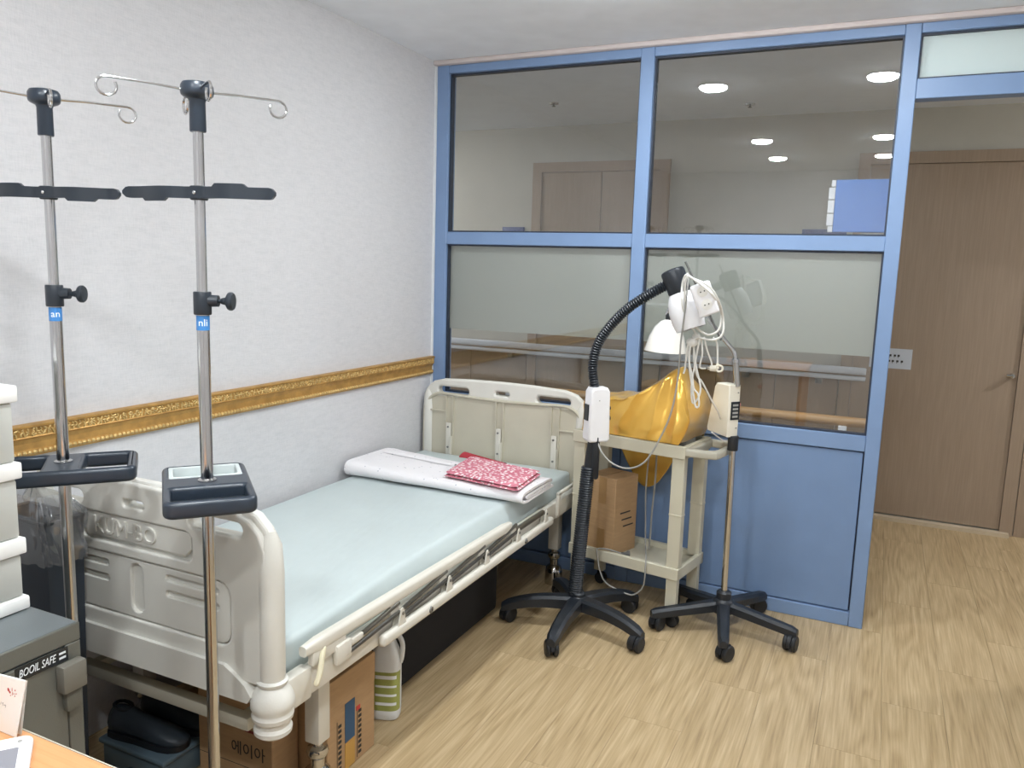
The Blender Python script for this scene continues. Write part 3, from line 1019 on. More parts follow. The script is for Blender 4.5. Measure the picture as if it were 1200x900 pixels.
# ================================================================== WHEELED STAR BASES
def star_base(root, c, r, angles, style, matname, hub_top):
    cx, cy = c
    m0 = Matrix.Translation((cx, cy, 0))
    hub = MB().lathe([(.030, .070), (.044, .078), (.046, .115), (.040, .128), (.030, .134), (.030, hub_top - .006), (.024, hub_top)], 24, m0).build('base_hub', matname, root)
    rnd = random.Random(int(r * 1000) + len(root.name))
    for a in angles:
        t = R(a)
        M4 = m0 @ Matrix.Rotation(t, 4, 'Z')
        n = 12
        vs, fs = [], []
        for i in range(n + 1):
            u = i / n
            x = .025 + (r + .008 - .025) * u
            if style == 'curved':
                zt = .132 - .004 * u - .044 * u ** 3
                h = .050 - .012 * u
                wd = .060 - .016 * u
            else:
                zt = .126 - .036 * u
                h = .040 - .006 * u
                wd = .050 - .010 * u
            if i == n: h *= .8; wd *= .75; zt -= .004
            ch = .010
            sec = [(-wd / 2, zt - h), (wd / 2, zt - h), (wd / 2, zt - ch), (wd / 2 - ch, zt), (-wd / 2 + ch, zt), (-wd / 2, zt - ch)]
            vs += [M4 @ Vector((x, y, z)) for y, z in sec]
        k = 6
        for i in range(n):
            for j in range(k):
                fs.append((i * k + j, i * k + (j + 1) % k, (i + 1) * k + (j + 1) % k, (i + 1) * k + j))
        fs += [tuple(range(k - 1, -1, -1)), tuple(range(n * k, (n + 1) * k))]
        arm = MB().add(vs, fs).build('base_arm', matname, root, angle=30)
        # castor: twin wheels under a hood
        M5 = M4 @ Matrix.Translation((r - .012, 0, 0)) @ Matrix.Rotation(rnd.uniform(-2.6, 2.6), 4, 'Z') @ Matrix.Scale(1.22, 4)
        cb = MB(M5)
        cb.cyl((0, 0, .03), (0, 0, .064), .009, n=10)
        for s in (-1, 1):
            cb.lathe([(.0, -.0075), (.022, -.0075), (.0265, -.004), (.0265, .004), (.022, .0075), (.0, .0085)], 18, Matrix.Translation((.010, s * .0125, .0265)) @ Matrix.Rotation(PI / 2, 4, 'X'))
        hood = []
        for i in range(9):
            th = R(-20 + 200 * i / 8)
            hood.append((.010 + .029 * math.cos(th), .0265 + .029 * math.sin(th)))
        hood += [(.010 + .024 * math.cos(R(180 - 200 * i / 8)), .0265 + .024 * math.sin(R(180 - 200 * i / 8))) for i in range(9)]
        cb.prism(hood, lambda u, v, d: Vector((u, d, v)), -.006, .006)
        cb.build('castor', 'black_soft', arm, angle=35)
    return hub

# ================================================================== IV STANDS
def bend_label(root, parent, x, y, z, r, txt, view):
    """print wrapped on a tube, facing the direction view (radians)"""
    me = text_mesh(txt, .020, .0002)
    MB().add_mesh(me, lambda c: Vector((x + (r + .0004 + c.z) * math.cos(view + c.x / r), y + (r + .0004 + c.z) * math.sin(view + c.x / r), z + c.y))).build('lettering', 'white_print', parent, smooth=False)

def iv_stand(x, y, label, ang, tray_ang, bar_ang, knob_ang, base_r, base_angles, txt, flip, bays):
    t = thing('iv_stand', label, 'stand', (x, y, 0), 0, 'wheeled drip stands at the foot of the bed')
    m = Matrix.Translation((x, y, 0))
    star_base(t, (x, y), base_r, base_angles, 'straight', 'slate_plastic', .16)
    MB().cyl((x, y, .15), (x, y, 1.33), .0125, n=20).build('lower_tube', 'chrome', t)
    MB().cyl((x, y, 1.32), (x, y, 1.71), .0102, n=20).build('upper_tube', 'chrome', t)
    # head and hooks
    hd = MB().lathe([(.0145, 1.672), (.0155, 1.674), (.0150, 1.728), (.017, 1.733), (.026, 1.737), (.0295, 1.740), (.031, 1.746), (.0305, 1.757), (.027, 1.763), (.015, 1.766), (.0, 1.767)], 24, m).build('head', 'slate_plastic', t)
    for k, (da, L) in enumerate(((0, .158), (90, .095), (180, .158), (270, .085))):
        a = R(ang + da)
        d = Vector((math.cos(a), math.sin(a), 0))
        o = Vector((x, y, 1.748))
        pts = [o + d * .022, o + d * (L * .5) + Vector((0, 0, .003)), o + d * L + Vector((0, 0, .004))]
        rr = .0165
        cc = o + d * L + Vector((0, 0, .004 - rr))
        for i in range(1, 15):
            th = R(90 - 300 * i / 14)
            pts.append(cc + d * rr * math.cos(th) * 1.05 + Vector((0, 0, rr * math.sin(th))))
        MB().tube(pts, .0026, 8).build('hook', 'chrome', hd)
    # strap bar
    d = Vector((math.cos(bar_ang), math.sin(bar_ang), 0)); nrm = Vector((-d.y, d.x, 0))
    vs, fs = [], []
    n = 48
    for i in range(n + 1):
        s = -.164 + .328 * i / n
        a = abs(s)
        off = .014 + .010 * math.sin((a - .02) / .17 * 2 * PI) if a > .02 else .014
        off = max(off, .0135 if a < .022 else .004)
        hh = .0112 if a < .150 else .0112 * math.sqrt(max(.05, 1 - ((a - .150) / .0145) ** 2))
        zc = 1.556
        up, dn = hh, -hh
        if .045 < s * flip < .108: up += .006
        if -.11 < s * flip < -.06: dn -= .006
        p = Vector((x, y, zc)) + d * s - nrm * off
        for o2, z in ((-.004, dn), (.004, dn), (.004, up), (-.004, up)):
            vs.append(p + nrm * o2 + Vector((0, 0, z)))
    for i in range(n):
        for j in range(4):
            fs.append((i * 4 + j, i * 4 + (j + 1) % 4, (i + 1) * 4 + (j + 1) % 4, (i + 1) * 4 + j))
    fs += [(3, 2, 1, 0), (n * 4, n * 4 + 1, n * 4 + 2, n * 4 + 3)]
    sb = MB().add(vs, fs).rbox(-.014, .014, -.014, .010, 1.542, 1.570, .003, 2, Matrix.Translation((x, y, 0)) @ Matrix.Rotation(bar_ang, 4, 'Z')).build('strap_bar', 'slate_dark', t, angle=35)
    pc = Vector((x, y, 1.556)) - nrm * .0165
    MB().lathe([(.0035, 0), (.0035, .0035), (.002, .0045)], 10, axis_matrix(pc, pc - nrm)).build('screw', 'chrome', sb)
    # height clamp with knob
    cl = MB()
    cl.lathe([(.0165, 1.318), (.0175, 1.320), (.0175, 1.362), (.0165, 1.364)], 20, m)
    kd = Vector((math.cos(knob_ang), math.sin(knob_ang), 0))
    o = Vector((x, y, 1.346))
    cl.cyl(o + kd * .012, o + kd * .032, .0125, .0115, 14)
    co = cl.build('height_clamp', 'slate_dark', t)
    MB().lathe([(.004, 0), (.004, .004), (.006, .006), (.008, .014), (.017, .019), (.0185, .022), (.0185, .027), (.016, .030), (.0, .030)], 20, axis_matrix(o + kd * .032, o + kd * .07)).build('knob', 'slate_dark', co)
    lb = MB().cyl((x, y, 1.287), (x, y, 1.3165), .0129, n=24).build('maker_band', 'label_blue', t)
    view = math.atan2(-3.417 - y, 2.045 - x)
    bend_label(t, lb, x, y, 1.302, .0129, txt, view)
    # tray: H-shaped moulding with two bays
    T = Matrix.Translation((x, y, 0)) @ Matrix.Rotation(tray_ang, 4, 'Z')
    L, W = .148, .086
    me = curve_plate([rrect(-L, L, -W, W, .022), rrect(-L + .020, -.040, -W + .016, W - .016, .006), rrect(.040, L - .020, -W + .016, W - .016, .006)], .034, .009, 3)
    tr = MB().add_mesh(me, lambda c: T @ Vector((c.x, c.y, .958 + c.z))).build('tray', 'slate_plastic', t, angle=40)
    if bays:
        MB(T).box(.037, L - .017, -W + .013, W - .013, .945, .949).build('bay_floor', 'slate_dark', tr, smooth=False)
        ins = curve_plate([rrect(-L + .017, -.037, -W + .013, W - .013, .006), rrect(-L + .026, -.046, -W + .022, W - .022, .004)], .030, .002)
        MB(T).add_mesh(ins, lambda c: Vector((c.x, c.y, .9605 + c.z))).box(-L + .018, -.038, -W + .014, W - .014, .9455, .9495).build('bay_insert', 'grey_insert', tr, angle=30)  # pale insert stands in for lamp light reflected inside the tray
    MB().lathe([(.0126, .9745), (.0185, .9745), (.0185, .978), (.0126, .981)], 20, m).build('collar', 'chrome', tr)
    return t

iv_stand(.432, -2.290, 'drip stand with tray, standing between the safe and the foot board', 62, R(49), R(18), R(30), .22, (186, 258, 330, 42, 114), 'an', -1, False)
iv_stand(.808, -2.240, 'drip stand with tray reflection built as a light grey insert, in front of the bed name plate', 60, R(-41), R(14), R(27), .30, (188, 260, 332, 44, 116), 'nli', 1, True)

# ================================================================== SERVICE CART
CM_LOC, CM_RZ = (1.1625, -.2075, 0), R(-10)
cart = thing('utility_cart', 'cream plastic two-tier utility cart in front of the blue partition', 'cart', CM_LOC, CM_RZ)
CM = ROOT[cart.name]
HWc, HDc = .255, .135
def shelf(z0, z1, name):
    b = MB(CM)
    b.rbox(-HWc + .002, HWc - .002, -HDc + .002, HDc - .002, z0 + .001, z1 - .022, .002, 1)
    w = .020
    b.rbox(-HWc, HWc, -HDc, -HDc + w, z0, z1, .002, 1).rbox(-HWc, HWc, HDc - w, HDc, z0, z1, .002, 1)
    b.rbox(-HWc, -HWc + w, -HDc + .001, HDc - .001, z0, z1 - .0005, .002, 1).rbox(HWc - w, HWc, -HDc + .001, HDc - .001, z0, z1 - .0005, .002, 1)
    return b.build(name, 'cart_plastic', cart, angle=25)
top = shelf(.705, .755, 'top_tray')
shelf(.205, .253, 'bottom_shelf')
ho = [(HWc - .01, -HDc), (.335, -HDc + .012), (.372, -HDc + .03), (.378, -HDc + .06), (.378, HDc - .06), (.372, HDc - .03), (.335, HDc - .012), (HWc - .01, HDc)]
hi = [(HWc + .018, -HDc + .03), (.325, -HDc + .036), (.348, -HDc + .055), (.352, -HDc + .075), (.352, HDc - .075), (.348, HDc - .055), (.325, HDc - .036), (HWc + .018, HDc - .03)]
MB().add_mesh(curve_plate([ho, hi], .034, .010, 3), lambda c: CM @ Vector((c.x, c.y, .734 + c.z))).build('handle', 'cart_grey', top, angle=40)
for sx in (-1, 1):
    for sy in (-1, 1):
        x, y = sx * (HWc - .030), sy * (HDc - .026)
        lg = MB(CM)
        lg.rbox(x - .026, x + .026, y - .018, y + .018, .245, .712, .002, 1).rbox(x - .0275, x + .0275, y - .0195, y + .0195, .468, .476, .002, 1)
        lg.rbox(x - .023, x + .023, y - .015, y + .015, .062, .212, .002, 1)
        lo = lg.build('leg', 'cart_plastic', cart, angle=25)
        c = MB(CM)
        c.cyl((x, y, .03), (x, y, .066), .008, n=10)
        for s in (-1, 1):
            c.lathe([(0, -.006), (.022, -.006), (.026, -.003), (.026, .003), (.022, .006), (0, .0065)], 16, Matrix.Translation((x + .008, y + s * .011, .0262)) @ Matrix.Rotation(PI / 2, 4, 'X'))
        c.rbox(x - .012, x + .022, y - .0045, y + .0045, .024, .056, .003)
        c.build('castor', 'black_soft', lo)

# cardboard carton on the lower shelf
cb = thing('carton', 'small brown cardboard carton on the lower shelf of the cart', 'box', (1.05, -.21, .232), R(-20))
KM = ROOT[cb.name]
KM = KM @ Matrix.Translation((0, 0, 0))
b = MB(KM)
b.rbox(-.075, .075, -.078, .078, .0, .330, .002, 1)
body = b.build('carton_body', 'cardboard', cb)
f = MB(KM)
f.box(-.075, -.002, -.078, .078, .3305, .3325).box(.002, .075, -.078, .078, .3305, .3325)
f.build('flap', 'cardboard', body, smooth=False)
MB(KM).box(-.014, .026, -.0789, -.0782, .215, .330).build('packing_tape', 'packing_tape', body, smooth=False)
MB(KM).box(-.014, .026, -.0789, -.0782, .0, .105).build('packing_tape', 'packing_tape', body, smooth=False)
p = MB(KM)
for i in range(3):
    p.box(.0752, .0758, -.04 + .012 * i, .03 + .012 * i, .175 - .030 * i, .181 - .030 * i)
p.build('print', 'print_black', body, smooth=False)

# device under a gold satin cloth
dv = thing('covered_device', 'grey device under the gold satin cloth on the cart', 'device', CM @ Vector((.06, 0, .733)), CM_RZ)
d = MB(CM)
d.rbox(-.11, .165, -.085, .085, .7335, .87, .01).prism([(.03, .865), (.215, .865), (.178, 1.0), (.152, 1.0)], lambda u, v, dd: Vector((u, dd, v)), -.05, .05)
d.rbox(.16, .215, -.03, .07, .7335, .80, .006)
d.build('housing', 'hidden_device', dv)

def satin():
    ZB = .757
    ridge = [(-.215, .900), (-.16, .908), (-.10, .913), (-.04, .920), (.0, .936), (.05, .972), (.10, 1.012), (.145, 1.046), (.168, 1.052), (.195, 1.015), (.225, .968), (.25, .92), (.268, .87)]
    def top(s):
        for (a, za), (b2, zb) in zip(ridge, ridge[1:]):
            if s <= b2:
                k = (s - a) / (b2 - a)
                k = max(0, min(1, k))
                return za + (zb - za) * k
        return ridge[-1][1]
    nu, nv = 110, 90
    def f(u, v):
        s = -.222 + .490 * u
        h = top(s) - ZB
        end = min(1, (u / .05)) if u < .05 else min(1, (1 - u) / .045)
        end = math.sqrt(max(0, 1 - (1 - end) ** 2))
        h *= .12 + .88 * end
        back = .12 + .15 * math.sin(PI * min(1, max(0, (u - .12) / .55))) if .1 < u < .7 else .05
        # v: 0 front hem .. .42 front shoulder .. .58 back shoulder .. 1 back hem
        DF, DB = .117, .128
        nar = 1 - .62 * max(0, min(1, (h - .17) / .13))
        if v < .40:
            k = v / .40
            y = -DF - .006 * (1 - k) + (DF * (1 - nar)) * k ** 1.6
            z = ZB + h * .92 * k
        elif v < .60:
            k = (v - .40) / .20
            y = -DF * nar + (DF + DB) * nar * k
            z = ZB + h * (.92 + .08 * math.sin(PI * k) ** .7)
        else:
            k = (v - .60) / .40
            y = DB * nar + (DB * (1 - nar) + .014) * min(1, k * 1.6) ** .7
            z = ZB + h * .92 - (h * .92 + back) * k
        # folds: soft ridges fanning down from the peak
        fx = (s - .15) / (.12 + max(0, 1.08 - z))
        rid = 1 - abs(2 * ((fx * 3.1 + .35 * noise.noise(Vector((s * 7, z * 7, 4)))) % 1) - 1)
        fold = rid ** 1.6 - .4
        big = noise.noise(Vector((s * 11, z * 8, 2)))
        q = (.020 * fold + .014 * big) * (1 if v < .4 or v > .6 else .25) * min(1, max(0, .15 + (z - ZB) / .05))
        y += q * (-1 if v < .5 else .3)
        z += (.012 * noise.noise(Vector((s * 14, y * 12, 7))) + .004 * fold) * (1 if .3 < v < .7 else .3)
        xx = s + .010 * noise.noise(Vector((z * 14, s * 8, y * 8))) - .045 * max(0, (ZB + .10 - z) / .10) * u ** 5
        if v < .6: z = max(z, ZB)
        return Vector((xx, y, z))
    m = MB(CM).grid(f, nu, nv)
    o = m.build('satin_cloth', 'satin_gold', None, angle=80, normals=True)
    so = o.modifiers.new('thick', 'SOLIDIFY'); so.thickness = .0012
    tag(o, 'shiny gold satin cloth draped over the device on the cart', 'cloth')
satin()

# ================================================================== HEAT LAMPS
def ribbed(pts, r, amp, pitch, n=14):
    """corrugated hose along a polyline"""
    pts = [Vector(p) for p in pts]
    L = [0]
    for a, b2 in zip(pts, pts[1:]): L.append(L[-1] + (b2 - a).length)
    k = int(L[-1] / pitch) * 2
    out, rr = [], []
    j = 0
    for i in range(k + 1):
        s = L[-1] * i / k
        while j < len(L) - 2 and L[j + 1] < s: j += 1
        t = (s - L[j]) / max(1e-9, L[j + 1] - L[j])
        out.append(pts[j].lerp(pts[j + 1], t)); rr.append(r + (amp if i % 2 else -amp))
    return MB().tube(out, rr, n)

def heat_lamp_black():
    cx, cy = 1.030, -.545
    t = thing('heat_lamp', 'black gooseneck heat lamp with white shade and white control box, on curved star base', 'lamp', (cx, cy, 0))
    star_base(t, (cx, cy), .300, (200, 272, 344, 56, 128), 'curved', 'black_plastic', .150)
    ribbed([(1.016, -.545, .135), (1.046, -.535, .665)], .0265, .0022, .0095, 18).build('column_sleeve', 'black_plastic', t, angle=25)
    c = MB()
    c.cyl((1.040, -.537, .60), (1.060, -.528, .80), .0185, n=16).rbox(1.060, 1.086, -.548, -.522, .62, .79, .004)
    c.build('column', 'black_soft', t)
    # control box
    B = Matrix.Translation((1.066, -.520, .768)) @ Matrix.Rotation(R(-46 + 90), 4, 'Z')
    bx = MB(B)
    me = curve_plate([[(-.046, .012), (-.036, 0), (.036, 0), (.046, .012), (.040, .198), (.030, .214), (-.030, .214), (-.040, .198)]], .062, .008, 3)
    bx.add_mesh(me, lambda c2: Vector((c2.x, c2.z, c2.y)))
    bo = bx.build('control_box', 'white_plastic', t, angle=40)
    MB(B).box(-.0475, -.0425, -.018, .018, .085, .148).build('display', 'display', bo, smooth=False)
    for z, r in ((.130, .008), (.090, .011)):
        MB(B).cyl((.038, 0, z), (.056, 0, z), r, r * .85, 14).build('knob', 'black_soft', bo)
    MB(B).cyl((-.006, -.0335, .165), (-.006, -.0305, .165), .002, n=8).build('screw', 'bolt', bo)
    # neck
    path = spline([(1.052, -.52, .98), (1.040, -.52, 1.06), (1.055, -.52, 1.143), (1.097, -.52, 1.213), (1.168, -.52, 1.290), (1.248, -.52, 1.347), (1.312, -.52, 1.385)], 8)
    ribbed(path, .0180, .0024, .0100, 16).build('gooseneck', 'black_plastic', t, angle=25)
    a, b2 = Vector((1.328, -.52, 1.440)), Vector((1.366, -.52, 1.350))
    hd = MB().lathe([(.0, 0), (.036, 0), (.042, .004), (.044, .012), (.042, .085), (.038, .092), (0, .092)], 28, axis_matrix(a, b2)).build('lamp_socket', 'black_plastic', t)
    MB().lathe([(.014, .0005), (.014, -.0015), (.026, -.0015), (.026, .0005)], 24, axis_matrix(a, b2)).build('cap_ring', 'black_soft', hd)
    ax = (b2 - a).normalized()
    s0 = b2 - ax * .012
    MB().lathe([(.034, 0), (.044, .012), (.054, .036), (.060, .070), (.060, .105), (.054, .142), (.0525, .142), (.0585, .105), (.0585, .070), (.0525, .037), (.043, .014), (.033, .002)], 32, axis_matrix(s0, s0 + ax + Vector((.10, -.05, -.35)))).build('lamp_shade', 'white_plastic', t)
    MB().tube(spline([(1.080, -.535, .770), (1.105, -.56, .738), (1.146, -.56, .700), (1.211, -.56, .686), (1.277, -.56, .720), (1.330, -.55, .820), (1.366, -.55, .927), (1.383, -.555, 1.058), (1.390, -.575, 1.184), (1.401, -.588, 1.308), (1.402, -.575, 1.394), (1.395, -.55, 1.43), (1.40, -.52, 1.41)], 8), .0034, 8).build('power_cable', 'cable_grey', t)
heat_lamp_black()

def heat_lamp_white():
    cx, cy = 1.560, -.280
    t = thing('heat_lamp', 'chrome-poled heat lamp with white bell shade and cream control box, on straight star base', 'lamp', (cx, cy, 0))
    star_base(t, (cx, cy), .290, (211, 281, 350, 65, 147), 'straight', 'black_plastic', .165)
    MB().cyl((cx, cy, .15), (1.552, cy, .80), .0130, n=20).build('pole', 'chrome', t)
    MB().lathe([(.0195, .745), (.0205, .748), (.0205, .800), (.0195, .803)], 20, Matrix.Translation((1.552, cy, 0))).build('pole_collar', 'black_soft', t)
    B = Matrix.Translation((1.528, -.275, .800)) @ Matrix.Rotation(R(-39 + 90), 4, 'Z')
    bx = MB(B)
    # side view outline in (depth, z), width along local x
    me = curve_plate([[(-.026, .0), (.090, .006), (.094, .020), (.062, .190), (.050, .206), (-.026, .206)]], .056, .005, 2)
    bx.add_mesh(me, lambda c2: Vector((c2.z, c2.x, c2.y)))
    bo = bx.build('control_box', 'cream_plastic', t, angle=40)
    dp = MB(B).box(-.016, .027, -.0285, -.0255, .068, .140).build('display', 'display', bo, smooth=False)
    pr = MB(B)
    for i in range(4):
        pr.box(-.008, .018, -.0293, -.0285, .077 + .015 * i, .085 + .015 * i)
    pr.build('print', 'cable_grey', dp, smooth=False)
    for z in (.035, .175):
        MB(B).cyl((.016, -.0285, z), (.016, -.0255, z), .0028, n=8).build('screw', 'bolt', bo)
    MB(B).ball((.033, -.012, .125), .010, 12, 8).build('indicator_knob', 'pink_knob', bo)
    MB().cyl((1.552, cy, 1.0), (1.540, cy, 1.092), .0125, n=16).build('neck_sleeve', 'steel', t)
    MB().lathe([(.010, 0), (.0135, .002), (.0135, .014), (.010, .018)], 16, axis_matrix((1.540, cy, 1.09), (1.537, cy, 1.12))).build('neck_nut', 'chrome', t)
    neck = spline([(1.540, cy, 1.10), (1.534, cy, 1.125), (1.518, cy, 1.150), (1.478, cy, 1.192), (1.425, cy, 1.255), (1.375, cy, 1.305), (1.325, cy, 1.325), (1.280, cy, 1.305), (1.258, cy, 1.262)], 7)
    MB().tube(neck, .0078, 12).build('neck_tube', 'chrome', t)
    MB().tube([(1.480, -.285, 1.175), (1.405, -.30, 1.325), (1.327, -.31, 1.474)], .0042, 8).build('support_rod', 'cable_dark', t)
    a, b2 = Vector((1.268, cy, 1.262)), Vector((1.262, cy, 1.118))
    A = axis_matrix(a, b2)
    MB().lathe([(0, -.006), (.010, -.006), (.013, 0), (.013, .022), (.010, .024)], 18, A).build('lamp_socket', 'black_soft', t)
    MB().lathe([(.012, .018), (.030, .026), (.052, .050), (.070, .088), (.083, .138), (.085, .146), (.083, .146), (.081, .138), (.068, .089), (.050, .052), (.029, .028), (.011, .021)], 36, A).build('lamp_shade', 'enamel', t)
    MB().tube(spline([(1.462, -.262, .805), (1.487, -.25, .786), (1.508, -.25, .774), (1.534, -.255, .776)], 6), .003, 8).build('power_lead', 'white_plastic', t)
heat_lamp_white()

# white socket strip and cable bundle hung on the lamp heads
def strip():
    t = thing('power_strip', 'white socket strip tied up by its coiled cable at the lamp heads', 'power strip', (1.45, -.47, 1.33))
    S = Matrix.Translation((1.468, -.590, 1.340)) @ Matrix.Rotation(R(18), 4, 'Z') @ Matrix.Rotation(R(-22), 4, 'Y')
    bo = MB(S).rbox(-.036, .036, -.016, .019, -.058, .060, .008, 3).build('strip_body', 'white_plastic', t)
    so = MB(S)
    for z in (.030, -.018):
        so.cyl((0, -.0168, z), (0, -.0155, z), .019, n=20)
    sk = so.build('socket', 'cable_white', bo)
    h = MB(S)
    for z in (.030, -.018):
        for dx in (-.007, .007):
            h.cyl((dx, -.0176, z), (dx, -.0166, z), .0026, n=8)
    h.build('socket_hole', 'black_soft', sk)
    loops = [
        [(1.400, -.60, 1.424), (1.425, -.615, 1.412), (1.482, -.615, 1.390), (1.512, -.58, 1.342), (1.518, -.50, 1.282), (1.523, -.50, 1.220), (1.497, -.50, 1.194), (1.447, -.50, 1.197), (1.414, -.505, 1.229), (1.393, -.59, 1.306), (1.383, -.58, 1.384)],
        [(1.405, -.615, 1.415), (1.440, -.620, 1.404), (1.500, -.615, 1.357), (1.511, -.50, 1.296), (1.508, -.495, 1.234), (1.475, -.50, 1.210), (1.437, -.51, 1.227), (1.409, -.55, 1.269), (1.398, -.59, 1.337)]]
    for k, lp in enumerate(loops):
        MB().tube(spline(lp, 7, True), .0040, 8, cyc=True).build('cable_coil', 'cable_white', t)
    st = [
        [(1.440, -.50, 1.200), (1.405, -.50, 1.180), (1.399, -.49, 1.133), (1.420, -.49, 1.054), (1.429, -.49, 1.007), (1.446, -.49, .986), (1.452, -.49, .945), (1.440, -.49, .94), (1.426, -.49, .997), (1.408, -.49, 1.085), (1.409, -.50, 1.165), (1.43, -.50, 1.20)],
        [(1.42, -.50, 1.21), (1.413, -.48, 1.180), (1.431, -.48, 1.086), (1.452, -.48, 1.008), (1.439, -.48, .958), (1.424, -.48, .955), (1.418, -.48, 1.02), (1.428, -.48, 1.12), (1.44, -.49, 1.20)],
        [(1.43, -.50, 1.20), (1.417, -.47, 1.174), (1.418, -.47, 1.116), (1.434, -.47, 1.053), (1.452, -.46, 1.029), (1.482, -.42, .961), (1.500, -.36, .905), (1.500, -.30, .868)],
        [(1.44, -.49, 1.20), (1.440, -.46, 1.181), (1.446, -.46, 1.134), (1.440, -.46, 1.085), (1.462, -.46, 1.081)],
        [(1.42, -.49, 1.20), (1.392, -.47, 1.162), (1.388, -.47, 1.082), (1.383, -.47, 1.056)],
        [(1.455, -.49, 1.20), (1.465, -.47, 1.15), (1.480, -.46, 1.11), (1.484, -.46, 1.09)],
        [(1.49, -.49, 1.20), (1.500, -.47, 1.172), (1.504, -.46, 1.105)]]
    for s in st:
        MB().tube(spline(s, 7), .0034, 8).build('cable_strand', 'cable_white', t)
    k = MB()
    k.ball((1.412, -.490, 1.178), .020, 12, 8, (1.1, .8, .9)).ball((1.425, -.487, 1.20), .015, 12, 8)
    k.build('cable_tie', 'cable_white', t)
    p = MB()
    p.cyl((1.478, -.46, 1.083), (1.500, -.46, 1.084), .0105, .012, 14).cyl((1.504, -.46, 1.106), (1.504, -.46, 1.085), .004, .008, 12)
    ring = [Vector((1.513, -.462, 1.085)) + Vector((.0115 * math.cos(i * PI / 10), 0, .0115 * math.sin(i * PI / 10))) for i in range(20)]
    p.tube(ring, .0042, 8, cyc=True)
    p.tube([(1.470, -.464, 1.087), (1.479, -.462, 1.086)], .0018, 6).tube([(1.470, -.464, 1.079), (1.479, -.462, 1.080)], .0018, 6)
    p.build('plug', 'cream_plastic', t)
strip()

t = thing('extension_cord', 'grey power cord with dark plug hanging down over the cart shelf edge', 'cord', (1.19, -.2, .232))
MB().tube(spline([(1.200, -.19, .70), (1.192, -.185, .62), (1.186, -.175, .5), (1.190, -.17, .38), (1.205, -.20, .262), (1.235, -.30, .262), (1.255, -.372, .250), (1.250, -.372, .156), (1.219, -.37, .113), (1.183, -.37, .105), (1.094, -.37, .132), (1.061, -.37, .182), (1.043, -.36, .246), (1.034, -.335, .262), (1.077, -.320, .262), (1.130, -.305, .250)], 7), .0032, 8).build('cord', 'cable_grey', t)
MB().tube(spline([(1.222, -.17, .70), (1.222, -.165, .55), (1.214, -.16, .402), (1.213, -.16, .30), (1.21, -.165, .237)], 6), .004, 8).build('cord_return', 'cable_grey', t)
MB().lathe([(.004, 0), (.007, .004), (.009, .020), (.015, .030), (.015, .038), (.0, .039)], 14, axis_matrix((1.128, -.305, .248), (1.170, -.297, .249))).build('plug', 'cable_dark', t)

# ================================================================== THINGS UNDER THE BED
def big_box():
    t = thing('cardboard_box', 'tall brown cardboard box under the bed with blue and yellow label', 'box', (.60, -1.76, 0))
    x0, x1, y0, y1, h = .405, .776, -1.815, -1.590, .300
    bd = MB().rbox(x0, x1, y0, y1, 0, h, .003, 1).build('box_body', 'cardboard', t)
    MB().box(x1, x1 + .0012, y0 + .004, y1 - .002, .214, .300).build('flap', 'cardboard', bd, smooth=False)
    X = x1 + .0006
    MB().box(X, X + .0010, -1.735, -1.690, .088, .206).build('label_blue', 'print_blue', bd, smooth=False)
    MB().box(X, X + .0010, -1.735, -1.690, .004, .084).build('label_yellow', 'print_yellow', bd, smooth=False)
    p = MB()
    for yy in (-1.765, -1.672):
        for i in range(9):
            p.box(X, X + .0008, yy, yy + .014, .020 + i * .016, .029 + i * .016)
        p.box(X, X + .0008, yy - .006, yy - .0045, .012, .17)
    p.build('print', 'print_black', bd, smooth=False)
    MB().box(X, X + .0009, -1.682, -1.664, .158, .172).build('red_print', 'print_red', bd, smooth=False)
def lettered_box():
    t = thing('cardboard_box', 'dim brown cardboard box under the bed with black lettering on its end', 'box', (.55, -1.85, 0))
    y0 = -1.925
    bd = MB().rbox(.420, .685, y0, -1.822, 0, .262, .003, 1).build('box_body', 'cardboard', t)
    MB().box(.420, .685, -1.885, -1.86, .2622, .2628).build('packing_tape', 'packing_tape', bd, smooth=False)
    MB().box(.424, .682, y0 - .0006, y0, .0705, .072).build('seam', 'print_black', bd, smooth=False)
    me = text_mesh('에이아', .044, .0003)
    MB().add_mesh(me, lambda c: Vector((.600 + c.x, y0 - .0006 - c.z, .118 + c.y))).build('lettering', 'print_black', bd, smooth=False)
    fr = MB()
    for a in ((.59, .68, .175, .182), (.59, .68, .218, .225), (.59, .597, .182, .218), (.673, .68, .182, .218)):
        fr.box(a[0], a[1], y0 - .0008, y0 - .0001, a[2], a[3])
    fr.build('red_frame', 'print_dim_red', bd, smooth=False)
big_box()
lettered_box()

